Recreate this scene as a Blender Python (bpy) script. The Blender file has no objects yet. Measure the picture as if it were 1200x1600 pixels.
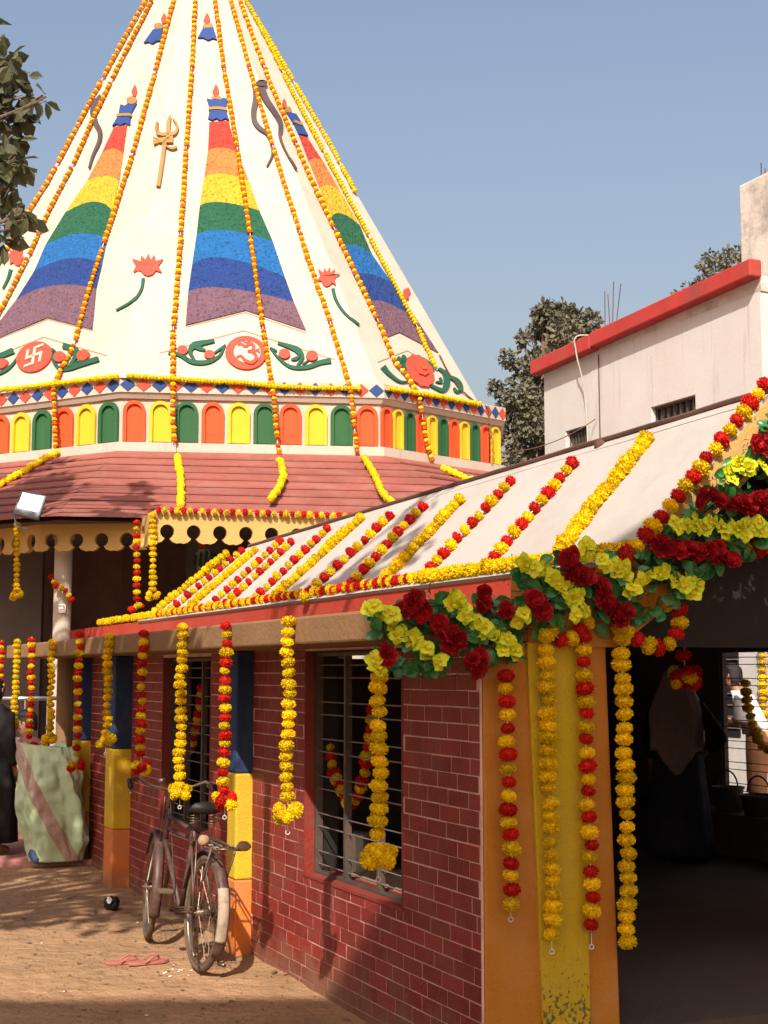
import bpy, bmesh, math, random
from mathutils import Vector, Matrix, noise
from mathutils.bvhtree import BVHTree
from mathutils.geometry import tessellate_polygon
random.seed(7)
SC = bpy.context.scene
COL = SC.collection
R = math.radians
V = Vector

# ------------------------------------------------------------------ camera, sky, sun, exposure
FPX = 2222.0
PITCH = math.atan(249 / FPX)
EYE = V((0, 0, 1.75))
cam_data = bpy.data.cameras.new('camera')
cam = bpy.data.objects.new('camera', cam_data); COL.objects.link(cam)
cam_data.sensor_fit = 'VERTICAL'; cam_data.sensor_height = 36.0; cam_data.lens = 36.0 * FPX / 1600
cam_data.clip_start = 0.05; cam_data.clip_end = 1500
cam.location = EYE; cam.rotation_euler = (math.pi / 2 + PITCH, 0, 0)
SC.camera = cam
SUN_EL, SUN_AZ = R(42), R(9.5)          # the light travels forward and a little to the right
world = bpy.data.worlds.new('World'); SC.world = world; world.use_nodes = True
wn = world.node_tree.nodes; wl = world.node_tree.links
bg = wn['Background']
sky = wn.new('ShaderNodeTexSky'); sky.sky_type = 'NISHITA'; sky.sun_disc = False
sky.sun_elevation = SUN_EL; sky.sun_rotation = math.pi + SUN_AZ
sky.air_density = 1.7; sky.dust_density = 6.0; sky.ozone_density = 4.5; sky.altitude = 0
hz = wn.new('ShaderNodeVectorMath'); hz.operation = 'MULTIPLY'; hz.inputs[1].default_value = (1.27, 1.08, 1.03)
wl.new(sky.outputs[0], hz.inputs[0]); wl.new(hz.outputs[0], bg.inputs[0]); bg.inputs[1].default_value = 0.115
sd = bpy.data.lights.new('sun', 'SUN'); sd.energy = 5.0; sd.angle = R(0.6); sd.color = (1.0, 0.93, 0.83)
sun = bpy.data.objects.new('sun', sd); COL.objects.link(sun)
LDIR = V((math.sin(SUN_AZ) * math.cos(SUN_EL), math.cos(SUN_AZ) * math.cos(SUN_EL), -math.sin(SUN_EL)))
sun.rotation_euler = LDIR.to_track_quat('-Z', 'Y').to_euler(); sun.location = (-3, -20, 30)
SC.view_settings.view_transform = 'Standard'; SC.view_settings.look = 'None'
SC.view_settings.exposure = 0.50; SC.view_settings.gamma = 1.0; SC.view_settings.use_curve_mapping = False

# ------------------------------------------------------------------ geometry helpers
FW = V((0, math.cos(PITCH), math.sin(PITCH))); UP = V((0, -math.sin(PITCH), math.cos(PITCH))); RT = V((1, 0, 0))
def ray(u, v): return (FW + RT * ((u - 600) / FPX) + UP * ((800 - v) / FPX))
def proj(p):
    d = V(p) - EYE; z = d.dot(FW)
    return 600 + FPX * d.dot(RT) / z, 800 - FPX * d.dot(UP) / z
def at_plane(u, v, p0, n):
    d = ray(u, v); t = (V(p0) - EYE).dot(n) / d.dot(n); return EYE + d * t
def at_z(u, v, z): return at_plane(u, v, (0, 0, z), V((0, 0, 1)))
def at_y(u, v, y): return at_plane(u, v, (0, y, 0), V((0, 1, 0)))
HW = V((-0.40657, 0.91362, 0)); HR = V((0.91362, 0.40657, 0)); HO = V((0.4232, 6.3005, 0)); Z = V((0, 0, 1))
def H(w, r, z): return HO + HW * w + HR * r + Z * z          # hall frame: along the wall, across, up
def at_r(u, v, r): return at_plane(u, v, H(0, r, 0), HR)
def at_w(u, v, w): return at_plane(u, v, H(w, 0, 0), HW)

WM = {}
class MB:
    """collects faces for ONE mesh"""
    def __init__(s): s.v = []; s.f = []; s.m = []; s.mi = 0
    def add(s, vs, fs):
        o = len(s.v); s.v += [tuple(p) for p in vs]
        for f in fs: s.f.append([i + o for i in f]); s.m.append(s.mi)
        return s
    def hexa(s, p):     # p: 4 bottom, 4 top (same turning)
        return s.add(p, [(3, 2, 1, 0), (4, 5, 6, 7), (0, 1, 5, 4), (1, 2, 6, 5), (2, 3, 7, 6), (3, 0, 4, 7)])
    def box(s, c, sx, sy, sz, ax=None):
        ax = ax or (V((1, 0, 0)), V((0, 1, 0)), V((0, 0, 1))); c = V(c)
        q = [c + ax[0] * (a * sx / 2) + ax[1] * (b * sy / 2) + ax[2] * (k * sz / 2) for k in (-1, 1) for a, b in ((-1, -1), (1, -1), (1, 1), (-1, 1))]
        return s.hexa(q)
    def hbox(s, w0, w1, r0, r1, z0, z1):
        return s.hexa([H(w0, r0, z0), H(w0, r1, z0), H(w1, r1, z0), H(w1, r0, z0), H(w0, r0, z1), H(w0, r1, z1), H(w1, r1, z1), H(w1, r0, z1)])
    def prism(s, poly, d):   # poly: list of points, extruded by vector d
        n = len(poly); d = V(d); a = [V(p) for p in poly]; b = [p + d for p in a]
        return s.add(a + b, [list(range(n - 1, -1, -1)), list(range(n, 2 * n))] + [(i, (i + 1) % n, n + (i + 1) % n, n + i) for i in range(n)])
    def tube(s, pts, r, n=6, cap=True):
        pts = [V(p) for p in pts]; k = len(pts); rs = r if isinstance(r, (list, tuple)) else [r] * k
        vs = []; up = None
        for i, p in enumerate(pts):
            t = (pts[min(i + 1, k - 1)] - pts[max(i - 1, 0)])
            if t.length < 1e-9: t = V((0, 0, 1))
            t.normalize()
            if up is None:
                up = t.orthogonal().normalized()
            up = (up - t * up.dot(t)); up = up.normalized() if up.length > 1e-6 else t.orthogonal().normalized()
            b = t.cross(up)
            vs += [p + (up * math.cos(2 * math.pi * j / n) + b * math.sin(2 * math.pi * j / n)) * rs[i] for j in range(n)]
        fs = [(i * n + j, i * n + (j + 1) % n, (i + 1) * n + (j + 1) % n, (i + 1) * n + j) for i in range(k - 1) for j in range(n)]
        if cap: fs += [tuple(range(n - 1, -1, -1)), tuple((k - 1) * n + j for j in range(n))]
        return s.add(vs, fs)
    def loft(s, rings, cap=True):
        n = len(rings[0]); k = len(rings); vs = [p for r in rings for p in r]
        fs = [(i * n + j, i * n + (j + 1) % n, (i + 1) * n + (j + 1) % n, (i + 1) * n + j) for i in range(k - 1) for j in range(n)]
        if cap: fs += [tuple(range(n - 1, -1, -1)), tuple((k - 1) * n + j for j in range(n))]
        return s.add(vs, fs)
    def ball(s, c, rx, ry=None, rz=None, nu=10, nv=7):
        ry = ry or rx; rz = rz or rx; c = V(c)
        rings = []
        for i in range(1, nv):
            a = math.pi * i / nv
            rings.append([c + V((rx * math.sin(a) * math.cos(2 * math.pi * j / nu), ry * math.sin(a) * math.sin(2 * math.pi * j / nu), -rz * math.cos(a))) for j in range(nu)])
        return s.loft(rings)
    def torus(s, c, R0, r, ax0, ax1, n=36, m=8, a0=0, a1=2 * math.pi, sx=1.0):
        c = V(c); nrm = ax0.cross(ax1); closed = abs(a1 - a0 - 2 * math.pi) < 1e-6
        k = n if closed else n + 1; vs = []
        for i in range(k):
            a = a0 + (a1 - a0) * i / n; d = ax0 * math.cos(a) + ax1 * math.sin(a)
            vs += [c + d * (R0 + r * math.cos(2 * math.pi * j / m)) + nrm * (r * sx * math.sin(2 * math.pi * j / m)) for j in range(m)]
        fs = [(i * m + j, i * m + (j + 1) % m, ((i + 1) % k) * m + (j + 1) % m, ((i + 1) % k) * m + j) for i in range(n) for j in range(m)]
        return s.add(vs, fs)
    def mesh(s, name, mats, smooth=False, tri=False):
        me = bpy.data.meshes.new(name); me.from_pydata(s.v, [], s.f); me.validate(verbose=False)
        for m in (mats if isinstance(mats, (list, tuple)) else [mats]): me.materials.append(m)
        if len(me.polygons) == len(s.m): me.polygons.foreach_set('material_index', s.m)
        if smooth: me.polygons.foreach_set('use_smooth', [True] * len(me.polygons))
        bm = bmesh.new(); bm.from_mesh(me); bmesh.ops.recalc_face_normals(bm, faces=bm.faces)
        bm.to_mesh(me); bm.free()
        return me
    def build(s, name, mats, parent=None, smooth=False, bevel=0, loc=None):
        me = s.mesh(name, mats, smooth)
        if loc is not None: me.transform(Matrix.Translation(-V(loc)))
        return link(name, me, parent, Matrix.Translation(V(loc)) if loc is not None else Matrix(), bevel)
def link(name, me, parent=None, mw=None, bevel=0):
    o = bpy.data.objects.new(name, me); COL.objects.link(o)
    mw = mw or Matrix()
    if parent is not None:
        o.parent = parent; o.matrix_parent_inverse = WM[parent.name].inverted()
    o.matrix_basis = mw; WM[o.name] = mw.copy()
    if bevel:
        b = o.modifiers.new('bevel', 'BEVEL'); b.width = bevel; b.segments = 2; b.limit_method = 'ANGLE'; b.angle_limit = R(40)
    return o
def tag(o, label=None, cat=None, group=None, kind=None):
    if label: o['label'] = label
    if cat: o['category'] = cat
    if group: o['group'] = group
    if kind: o['kind'] = kind
    return o
def thing(name, label, cat, loc, group=None):
    o = bpy.data.objects.new(name, None); COL.objects.link(o); o.empty_display_size = 0.1
    m = Matrix.Translation(V(loc)); o.matrix_basis = m; WM[o.name] = m
    return tag(o, label, cat, group)
def bez(pts, n):
    """Catmull-Rom through points"""
    P = [V(p) for p in pts]; P = [P[0] * 2 - P[1]] + P + [P[-1] * 2 - P[-2]]; out = []
    for i in range(1, len(P) - 2):
        for k in range(n):
            t = k / n; a, b, c, d = P[i - 1:i + 3]
            out.append(0.5 * ((2 * b) + (c - a) * t + (2 * a - 5 * b + 4 * c - d) * t * t + (3 * b - a - 3 * c + d) * t ** 3))
    out.append(P[-2]); return out

# ------------------------------------------------------------------ materials
def mat(name, col, rough=0.75, var=0.18, scale=3.0, bump=0.25, bscale=40.0, spec=0.3, dirt=None, dirt_amt=0.35, dirt_scale=1.5, metal=0.0, rnd=0.0, fine=0.0, streak=0.0, trans=0.0):
    m = bpy.data.materials.new(name); m.use_nodes = True; nt = m.node_tree; N = nt.nodes; L = nt.links
    b = N['Principled BSDF']; b.inputs['Roughness'].default_value = rough; b.inputs['Metallic'].default_value = metal
    b.inputs['Specular IOR Level'].default_value = spec
    tc = N.new('ShaderNodeTexCoord'); geo = N.new('ShaderNodeNewGeometry')
    def noi(sc, det=4, vec=None, ro=0.6):
        n = N.new('ShaderNodeTexNoise'); n.inputs['Scale'].default_value = sc; n.inputs['Detail'].default_value = det; n.inputs['Roughness'].default_value = ro
        L.new(vec or geo.outputs['Position'], n.inputs['Vector']); return n.outputs['Fac']
    def ramp(f, a, b_):
        r = N.new('ShaderNodeMapRange'); r.inputs[1].default_value = a; r.inputs[2].default_value = b_; L.new(f, r.inputs[0]); return r.outputs[0]
    def mix(f, a, b_, mode='MIX'):
        x = N.new('ShaderNodeMix'); x.data_type = 'RGBA'; x.blend_type = mode; x.clamp_factor = True
        for s_, val in ((x.inputs[0], f), (x.inputs[6], a), (x.inputs[7], b_)):
            if hasattr(val, 'links'): L.new(val, s_)
            elif isinstance(val, (int, float)): s_.default_value = val
            else: s_.default_value = (*val, 1)
        return x.outputs[2]
    c0 = tuple(max(0, x * (1 - var)) for x in col); c1 = tuple(min(1, x * (1 + var * 0.8)) for x in col)
    c = mix(ramp(noi(scale, 5), 0.3, 0.7), c0, c1)
    if fine:
        c = mix(ramp(noi(bscale * 2.2, 3), 0.52, 0.68), c, tuple(x * (1 - fine) for x in col))
    if rnd:
        oi = N.new('ShaderNodeObjectInfo'); hs = N.new('ShaderNodeHueSaturation')
        mr = N.new('ShaderNodeMapRange'); mr.inputs[3].default_value = 1 - rnd; mr.inputs[4].default_value = 1 + rnd; L.new(oi.outputs['Random'], mr.inputs[0])
        L.new(mr.outputs[0], hs.inputs['Value']); L.new(c, hs.inputs['Color']); c = hs.outputs[0]
    if dirt is not None:
        c = mix(ramp(noi(dirt_scale, 8, ro=0.7), 0.5, 0.5 + 0.3), c, dirt) if dirt_amt >= 1 else mix(N_mul(N, L, ramp(noi(dirt_scale, 8, ro=0.7), 0.46, 0.74), dirt_amt), c, dirt)
    if streak:
        mp = N.new('ShaderNodeMapping'); mp.inputs['Scale'].default_value = (5.0, 5.0, 0.35); L.new(geo.outputs['Position'], mp.inputs['Vector'])
        c = mix(N_mul(N, L, ramp(noi(1.6, 6, mp.outputs[0], 0.7), 0.56, 0.76), streak), c, tuple(x * 0.38 for x in (0.5, 0.42, 0.33)))
    L.new(c, b.inputs['Base Color'])
    if bump:
        bp = N.new('ShaderNodeBump'); bp.inputs['Strength'].default_value = bump; bp.inputs['Distance'].default_value = 0.02
        L.new(noi(bscale, 6), bp.inputs['Height']); L.new(bp.outputs[0], b.inputs['Normal'])
    if trans:
        tr = N.new('ShaderNodeBsdfTranslucent'); ms = N.new('ShaderNodeMixShader'); ms.inputs[0].default_value = trans
        L.new(c, tr.inputs['Color']); L.new(b.outputs[0], ms.inputs[1]); L.new(tr.outputs[0], ms.inputs[2]); L.new(ms.outputs[0], N['Material Output'].inputs[0])
    m.use_backface_culling = False
    return m
def N_mul(N, L, s, k):
    n = N.new('ShaderNodeMath'); n.operation = 'MULTIPLY'; n.inputs[1].default_value = k; L.new(s, n.inputs[0]); return n.outputs[0]
def glow(name, col, st):
    m = bpy.data.materials.new(name); m.use_nodes = True; b = m.node_tree.nodes['Principled BSDF']
    b.inputs['Base Color'].default_value = (0.9, 0.9, 0.9, 1); b.inputs['Emission Color'].default_value = (*col, 1); b.inputs['Emission Strength'].default_value = st; return m

M = {}
DUST = (0.34, 0.25, 0.17)
M['cream'] = mat('cream paint', (0.455, 0.39, 0.32), var=0.05, scale=1.2, bump=0.15, bscale=30, dirt=(0.36, 0.28, 0.21), dirt_amt=0.42, dirt_scale=1.3, streak=0.42)
M['roofwhite'] = mat('white roof paint', (0.405, 0.37, 0.335), var=0.05, scale=1.0, bump=0.12, bscale=25, dirt=(0.27, 0.235, 0.20), dirt_amt=0.5, dirt_scale=1.1, streak=0.2)
M['wallwhite'] = mat('aged white wash', (0.50, 0.48, 0.455), var=0.06, scale=0.8, bump=0.2, bscale=20, dirt=(0.45, 0.38, 0.31), dirt_amt=0.35, dirt_scale=0.9, streak=0.55)
M['redband'] = mat('red parapet paint', (0.38, 0.034, 0.028), var=0.15, bump=0.2, dirt=(0.16, 0.06, 0.05), dirt_amt=0.7, dirt_scale=2.2)
M['fascia'] = mat('red eave paint', (0.42, 0.045, 0.022), var=0.12, scale=2, bump=0.2, bscale=30, dirt=(0.25, 0.10, 0.07), dirt_amt=0.5, dirt_scale=2)
M['ledge'] = mat('tan ledge paint', (0.235, 0.13, 0.058), var=0.15, scale=2.5, bump=0.35, bscale=35, dirt=(0.22, 0.14, 0.09), dirt_amt=0.55, dirt_scale=3)
M['orange'] = mat('orange pillar paint', (0.44, 0.165, 0.014), var=0.1, scale=2.5, bump=0.35, bscale=55, dirt=(0.40, 0.22, 0.10), dirt_amt=0.45, dirt_scale=2.5)
M['orangelow'] = mat('orange plinth paint', (0.72, 0.20, 0.03), var=0.1, bump=0.3, bscale=50, dirt=DUST, dirt_amt=0.55, dirt_scale=4)
M['yellow'] = mat('yellow pillar paint', (0.66, 0.42, 0.02), var=0.1, scale=2.5, bump=0.35, bscale=60, dirt=(0.36, 0.26, 0.05), dirt_amt=0.4, dirt_scale=3, fine=0.15)
M['ochre'] = mat('ochre fascia paint', (0.50, 0.31, 0.095), var=0.1, scale=2, bump=0.25, dirt=(0.33, 0.21, 0.1), dirt_amt=0.45, dirt_scale=2)
def worn_yellow():
    m = mat('worn yellow strip paint', (0.50, 0.34, 0.009), var=0.1, scale=2.5, bump=0.4, bscale=60, dirt=(0.36, 0.26, 0.05), dirt_amt=0.4, dirt_scale=3, fine=0.12)
    nt = m.node_tree; N = nt.nodes; L = nt.links; b = N['Principled BSDF']; src = b.inputs['Base Color'].links[0].from_socket
    geo = [n for n in N if n.type == 'NEW_GEOMETRY'][0]; sp = N.new('ShaderNodeSeparateXYZ'); L.new(geo.outputs['Position'], sp.inputs[0])
    n1 = N.new('ShaderNodeTexNoise'); n1.inputs['Scale'].default_value = 55; n1.inputs['Detail'].default_value = 6; L.new(geo.outputs['Position'], n1.inputs['Vector'])
    mr = N.new('ShaderNodeMapRange'); mr.inputs[1].default_value = 0.62; mr.inputs[2].default_value = 0.25; mr.inputs[3].default_value = 0.0; mr.inputs[4].default_value = 0.17; L.new(sp.outputs['Z'], mr.inputs[0])
    ad = N.new('ShaderNodeMath'); ad.operation = 'ADD'; L.new(n1.outputs['Fac'], ad.inputs[0]); L.new(mr.outputs[0], ad.inputs[1])
    th = N.new('ShaderNodeMapRange'); th.inputs[1].default_value = 0.68; th.inputs[2].default_value = 0.74; L.new(ad.outputs[0], th.inputs[0])
    x = N.new('ShaderNodeMix'); x.data_type = 'RGBA'; L.new(th.outputs[0], x.inputs[0]); L.new(src, x.inputs[6]); x.inputs[7].default_value = (0.13, 0.10, 0.03, 1); L.new(x.outputs[2], b.inputs['Base Color'])
    return m
M['yellowstrip'] = worn_yellow()
M['navy'] = mat('navy pillar paint', (0.02, 0.045, 0.12), var=0.2, bump=0.3, dirt=(0.1, 0.1, 0.12), dirt_amt=0.4, dirt_scale=5)
M['brick'] = mat('maroon painted brick', (0.225, 0.026, 0.019), rough=0.6, var=0.2, scale=4, bump=0.4, bscale=60, dirt=(0.15, 0.06, 0.045), dirt_amt=0.75, dirt_scale=4, rnd=0.2)
def splash(m, z0=0.42, amt=0.8, col=(0.20, 0.115, 0.065)):
    nt = m.node_tree; N = nt.nodes; L = nt.links; b = N['Principled BSDF']; src = b.inputs['Base Color'].links[0].from_socket
    geo = [n for n in N if n.type == 'NEW_GEOMETRY'][0]; sp = N.new('ShaderNodeSeparateXYZ'); L.new(geo.outputs['Position'], sp.inputs[0])
    n1 = N.new('ShaderNodeTexNoise'); n1.inputs['Scale'].default_value = 4.0; n1.inputs['Detail'].default_value = 9; n1.inputs['Roughness'].default_value = 0.72; L.new(geo.outputs['Position'], n1.inputs['Vector'])
    mr = N.new('ShaderNodeMapRange'); mr.inputs[1].default_value = z0; mr.inputs[2].default_value = -0.02; mr.inputs[3].default_value = -0.35; mr.inputs[4].default_value = 0.30; L.new(sp.outputs['Z'], mr.inputs[0])
    ad = N.new('ShaderNodeMath'); ad.operation = 'ADD'; L.new(n1.outputs['Fac'], ad.inputs[0]); L.new(mr.outputs[0], ad.inputs[1])
    th = N.new('ShaderNodeMapRange'); th.inputs[1].default_value = 0.42; th.inputs[2].default_value = 0.85; th.inputs[4].default_value = amt; L.new(ad.outputs[0], th.inputs[0])
    x = N.new('ShaderNodeMix'); x.data_type = 'RGBA'; L.new(th.outputs[0], x.inputs[0]); L.new(src, x.inputs[6]); x.inputs[7].default_value = (*col, 1); L.new(x.outputs[2], b.inputs['Base Color'])
splash(M['brick']); splash(M['orangelow'], 0.3, 0.7)
M['mortar'] = mat('pale mortar lines', (0.66, 0.43, 0.36), var=0.2, scale=9, bump=0.4, bscale=80, dirt=(0.4, 0.16, 0.12), dirt_amt=0.6, dirt_scale=5)
M['board'] = mat('faded red roof board', (0.245, 0.075, 0.056), var=0.18, scale=1.5, bump=0.3, bscale=30, dirt=(0.32, 0.16, 0.13), dirt_amt=0.5, dirt_scale=2.5, rnd=0.07)
M['niche_red'] = mat('coral arch paint', (0.60, 0.075, 0.018), var=0.06, bump=0.12, streak=0.15)
M['niche_yellow'] = mat('yellow arch paint', (0.54, 0.39, 0.02), var=0.06, bump=0.12, streak=0.2)
M['niche_green'] = mat('green arch paint', (0.022, 0.095, 0.032), var=0.08, bump=0.12, streak=0.1)
M['d_blue'] = mat('blue diamond paint', (0.02, 0.05, 0.18), var=0.08, bump=0.1)
M['d_red'] = mat('coral relief paint', (0.48, 0.060, 0.034), var=0.08, bump=0.1)
M['greenrel'] = mat('green relief paint', (0.012, 0.075, 0.042), var=0.12, bump=0.1)
M['gold'] = mat('gold relief paint', (0.28, 0.155, 0.045), rough=0.45, var=0.15, bump=0.1)
M['snake'] = mat('dark snake paint', (0.07, 0.05, 0.05), var=0.2, bump=0.1)
M['lineb'] = mat('brown outline paint', (0.30, 0.20, 0.13), var=0.2, bump=0.0)
for nm, c in (('violet', (0.14, 0.076, 0.105)), ('indigo', (0.014, 0.042, 0.18)), ('blue', (0.010, 0.105, 0.30)), ('green', (0.014, 0.09, 0.046)), ('yel', (0.46, 0.32, 0.022)), ('org', (0.46, 0.165, 0.042)), ('red', (0.42, 0.045, 0.028))):
    M['rb_' + nm] = mat('pebbled %s rainbow plaster' % {'yel': 'yellow', 'org': 'orange'}.get(nm, nm), c, rough=0.9, var=0.12, scale=5, bump=1.0, bscale=11, fine=0.55)
    M['rb_' + nm].node_tree.nodes['Bump'].inputs['Distance'].default_value = 0.06
M['flame'] = M['d_red']; M['bluerel'] = M['d_blue']
def flower_mat(name, col, edge=None, rough=0.6, trans=0.25):
    return mat(name, col, rough=rough, var=0.22, scale=60, bump=0.0, rnd=0.2, trans=trans, spec=0.15)
M['f_yellow'] = flower_mat('yellow marigold petals', (0.80, 0.55, 0.006))
M['f_red'] = flower_mat('red marigold petals', (0.58, 0.018, 0.010))
M['f_orange'] = flower_mat('orange marigold petals', (0.66, 0.12, 0.008))
M['rose'] = flower_mat('red fabric petals', (0.40, 0.012, 0.018))
splash(M['mortar'])
M['string'] = mat('white string', (0.6, 0.57, 0.5), bump=0)
M['stem'] = mat('dark green stem', (0.02, 0.05, 0.02), bump=0)
M['leaf'] = mat('green fabric leaf', (0.032, 0.18, 0.04), rough=0.35, var=0.3, scale=30, bump=0.1, rnd=0.3, trans=0.15, spec=0.5)
def lime_mat():
    m = mat('lime edged yellow petals', (0.76, 0.70, 0.02), rough=0.42, var=0.12, scale=40, bump=0, rnd=0.12, trans=0.25)
    nt = m.node_tree; N = nt.nodes; L = nt.links; b = N['Principled BSDF']
    src = b.inputs['Base Color'].links[0].from_socket
    tc = N.new('ShaderNodeTexCoord'); ln = N.new('ShaderNodeVectorMath'); ln.operation = 'LENGTH'; L.new(tc.outputs['Object'], ln.inputs[0])
    mr = N.new('ShaderNodeMapRange'); mr.inputs[1].default_value = 0.55; mr.inputs[2].default_value = 1.0; L.new(ln.outputs['Value'], mr.inputs[0])
    x = N.new('ShaderNodeMix'); x.data_type = 'RGBA'; L.new(mr.outputs[0], x.inputs[0]); L.new(src, x.inputs[6]); x.inputs[7].default_value = (0.46, 0.74, 0.015, 1)
    L.new(x.outputs[2], b.inputs['Base Color'])
    for n in N:
        if n.type == 'BSDF_TRANSLUCENT': L.new(x.outputs[2], n.inputs['Color'])
    return m
M['lime'] = lime_mat()
M['reveal'] = mat('red window reveal paint', (0.22, 0.027, 0.018), var=0.15, bump=0.3, dirt=(0.16, 0.07, 0.05), dirt_amt=0.7, dirt_scale=5)
M['metal'] = mat('grey window steel', (0.085, 0.068, 0.058), rough=0.55, var=0.2, bump=0.2, metal=0.3, dirt=(0.22, 0.13, 0.08), dirt_amt=0.5, dirt_scale=8)
M['rod'] = mat('window rod steel', (0.22, 0.185, 0.16), rough=0.5, var=0.2, bump=0, metal=0.4)
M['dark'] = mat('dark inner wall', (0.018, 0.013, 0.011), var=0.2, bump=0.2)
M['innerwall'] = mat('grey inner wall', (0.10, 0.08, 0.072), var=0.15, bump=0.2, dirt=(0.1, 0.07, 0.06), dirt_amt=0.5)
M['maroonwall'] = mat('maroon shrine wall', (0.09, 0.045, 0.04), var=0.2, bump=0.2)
M['floor'] = mat('cement floor', (0.07, 0.05, 0.04), var=0.2, bump=0.3)
M['concrete'] = mat('weathered concrete', (0.52, 0.47, 0.41), var=0.12, bump=0.5, bscale=14, dirt=(0.10, 0.085, 0.07), dirt_amt=0.85, dirt_scale=1.8, streak=0.5)
M['rust'] = mat('rusty iron', (0.10, 0.05, 0.035), rough=0.8, var=0.3, bump=0.2)
M['pvc'] = mat('white plastic pipe', (0.40, 0.37, 0.33), rough=0.4, bump=0)
M['pink'] = mat('pink step paint', (0.34, 0.14, 0.12), var=0.2, bump=0.4, dirt=DUST, dirt_amt=0.9, dirt_scale=4)
M['bark'] = mat('brown bark', (0.16, 0.11, 0.075), var=0.3, bump=0.8, bscale=18)
M['foliage'] = mat('dusty green leaves', (0.10, 0.105, 0.05), rough=0.6, var=0.45, scale=1.1, bump=0, rnd=0.35, trans=0.25)
M['foliage_far'] = mat('brownish distant leaves', (0.13, 0.122, 0.078), rough=0.7, var=0.5, scale=0.9, bump=0, trans=0.2)  # brown leaf colour lightened to suggest distance haze
M['rubber'] = mat('dusty tyre rubber', (0.13, 0.085, 0.055), rough=0.9, var=0.25, scale=12, bump=0.3, bscale=120)
M['bike'] = mat('dusty maroon bicycle enamel', (0.065, 0.028, 0.024), rough=0.5, var=0.3, scale=10, bump=0.1, dirt=(0.16, 0.10, 0.06), dirt_amt=0.8, dirt_scale=9, spec=0.4)
M['chrome'] = mat('dull chrome', (0.20, 0.15, 0.11), rough=0.4, var=0.3, scale=14, bump=0.1, metal=0.7)
M['blacksad'] = mat('black saddle vinyl', (0.015, 0.013, 0.012), rough=0.5, bump=0.2)
M['whitepaint'] = mat('scuffed white paint', (0.36, 0.28, 0.20), var=0.15, bump=0.2, dirt=(0.12, 0.05, 0.04), dirt_amt=0.8, dirt_scale=16)
M['wood'] = mat('rough timber', (0.32, 0.20, 0.12), var=0.25, scale=6, bump=0.4)
M['tin'] = mat('tin can', (0.35, 0.33, 0.31), rough=0.35, metal=0.7, var=0.2, bump=0.1)
M['skin'] = mat('brown skin', (0.28, 0.13, 0.075), rough=0.55, var=0.06, bump=0.05, spec=0.4)
M['hair'] = mat('black hair', (0.012, 0.010, 0.010), rough=0.5, var=0.3, scale=40, bump=0.5, bscale=120)
def cloth(name, c, **k): return mat(name, c, rough=0.85, var=0.12, scale=8, bump=0.4, bscale=25, **k)
M['blackcloth'] = cloth('black cloth', (0.014, 0.013, 0.015)); M['whitecloth'] = cloth('white shirt cloth', (0.78, 0.72, 0.68))
M['browncloth'] = cloth('tan trouser cloth', (0.50, 0.25, 0.12)); M['greyveil'] = cloth('grey brown veil', (0.34, 0.26, 0.25))
M['maroon'] = cloth('maroon shawl', (0.09, 0.022, 0.03)); M['darkcloth'] = cloth('dark blue dress cloth', (0.022, 0.022, 0.035))
M['slipper'] = mat('worn pink rubber', (0.36, 0.11, 0.085), rough=0.8, var=0.15, bump=0.2, dirt=DUST, dirt_amt=0.6, dirt_scale=14)
M['litter'] = mat('dry leaf litter', (0.16, 0.10, 0.055), var=0.5, scale=9, bump=0)
M['lamp_body'] = mat('grey floodlight housing', (0.14, 0.14, 0.15), rough=0.5, bump=0.1)
M['lamp_glow'] = glow('lit floodlight panel', (1.0, 0.97, 0.93), 2.2)
M['rail'] = mat('steel rail', (0.5, 0.5, 0.5), rough=0.3, metal=0.9, bump=0)
M['plastic'] = mat('black plastic bag', (0.012, 0.012, 0.014), rough=0.25, bump=0.4, bscale=30)
M['blueplastic'] = mat('blue cloth shoe', (0.06, 0.09, 0.16), rough=0.6, bump=0.2)
M['bluewall'] = mat('dusky blue wall', (0.06, 0.08, 0.11), bump=0.2)
M['basket'] = mat('dark plastic bucket', (0.05, 0.03, 0.028), rough=0.5, bump=0.2)
M['redbrick'] = mat('bright red painted brick', (0.55, 0.06, 0.04), var=0.15, bump=0.2)
M['stuccoplain'] = mat('plain stucco', (0.42, 0.33, 0.26), var=0.1, bump=0.3)
M['glassdark'] = mat('dark window pane', (0.02, 0.02, 0.022), rough=0.2, bump=0, spec=0.5)

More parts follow.
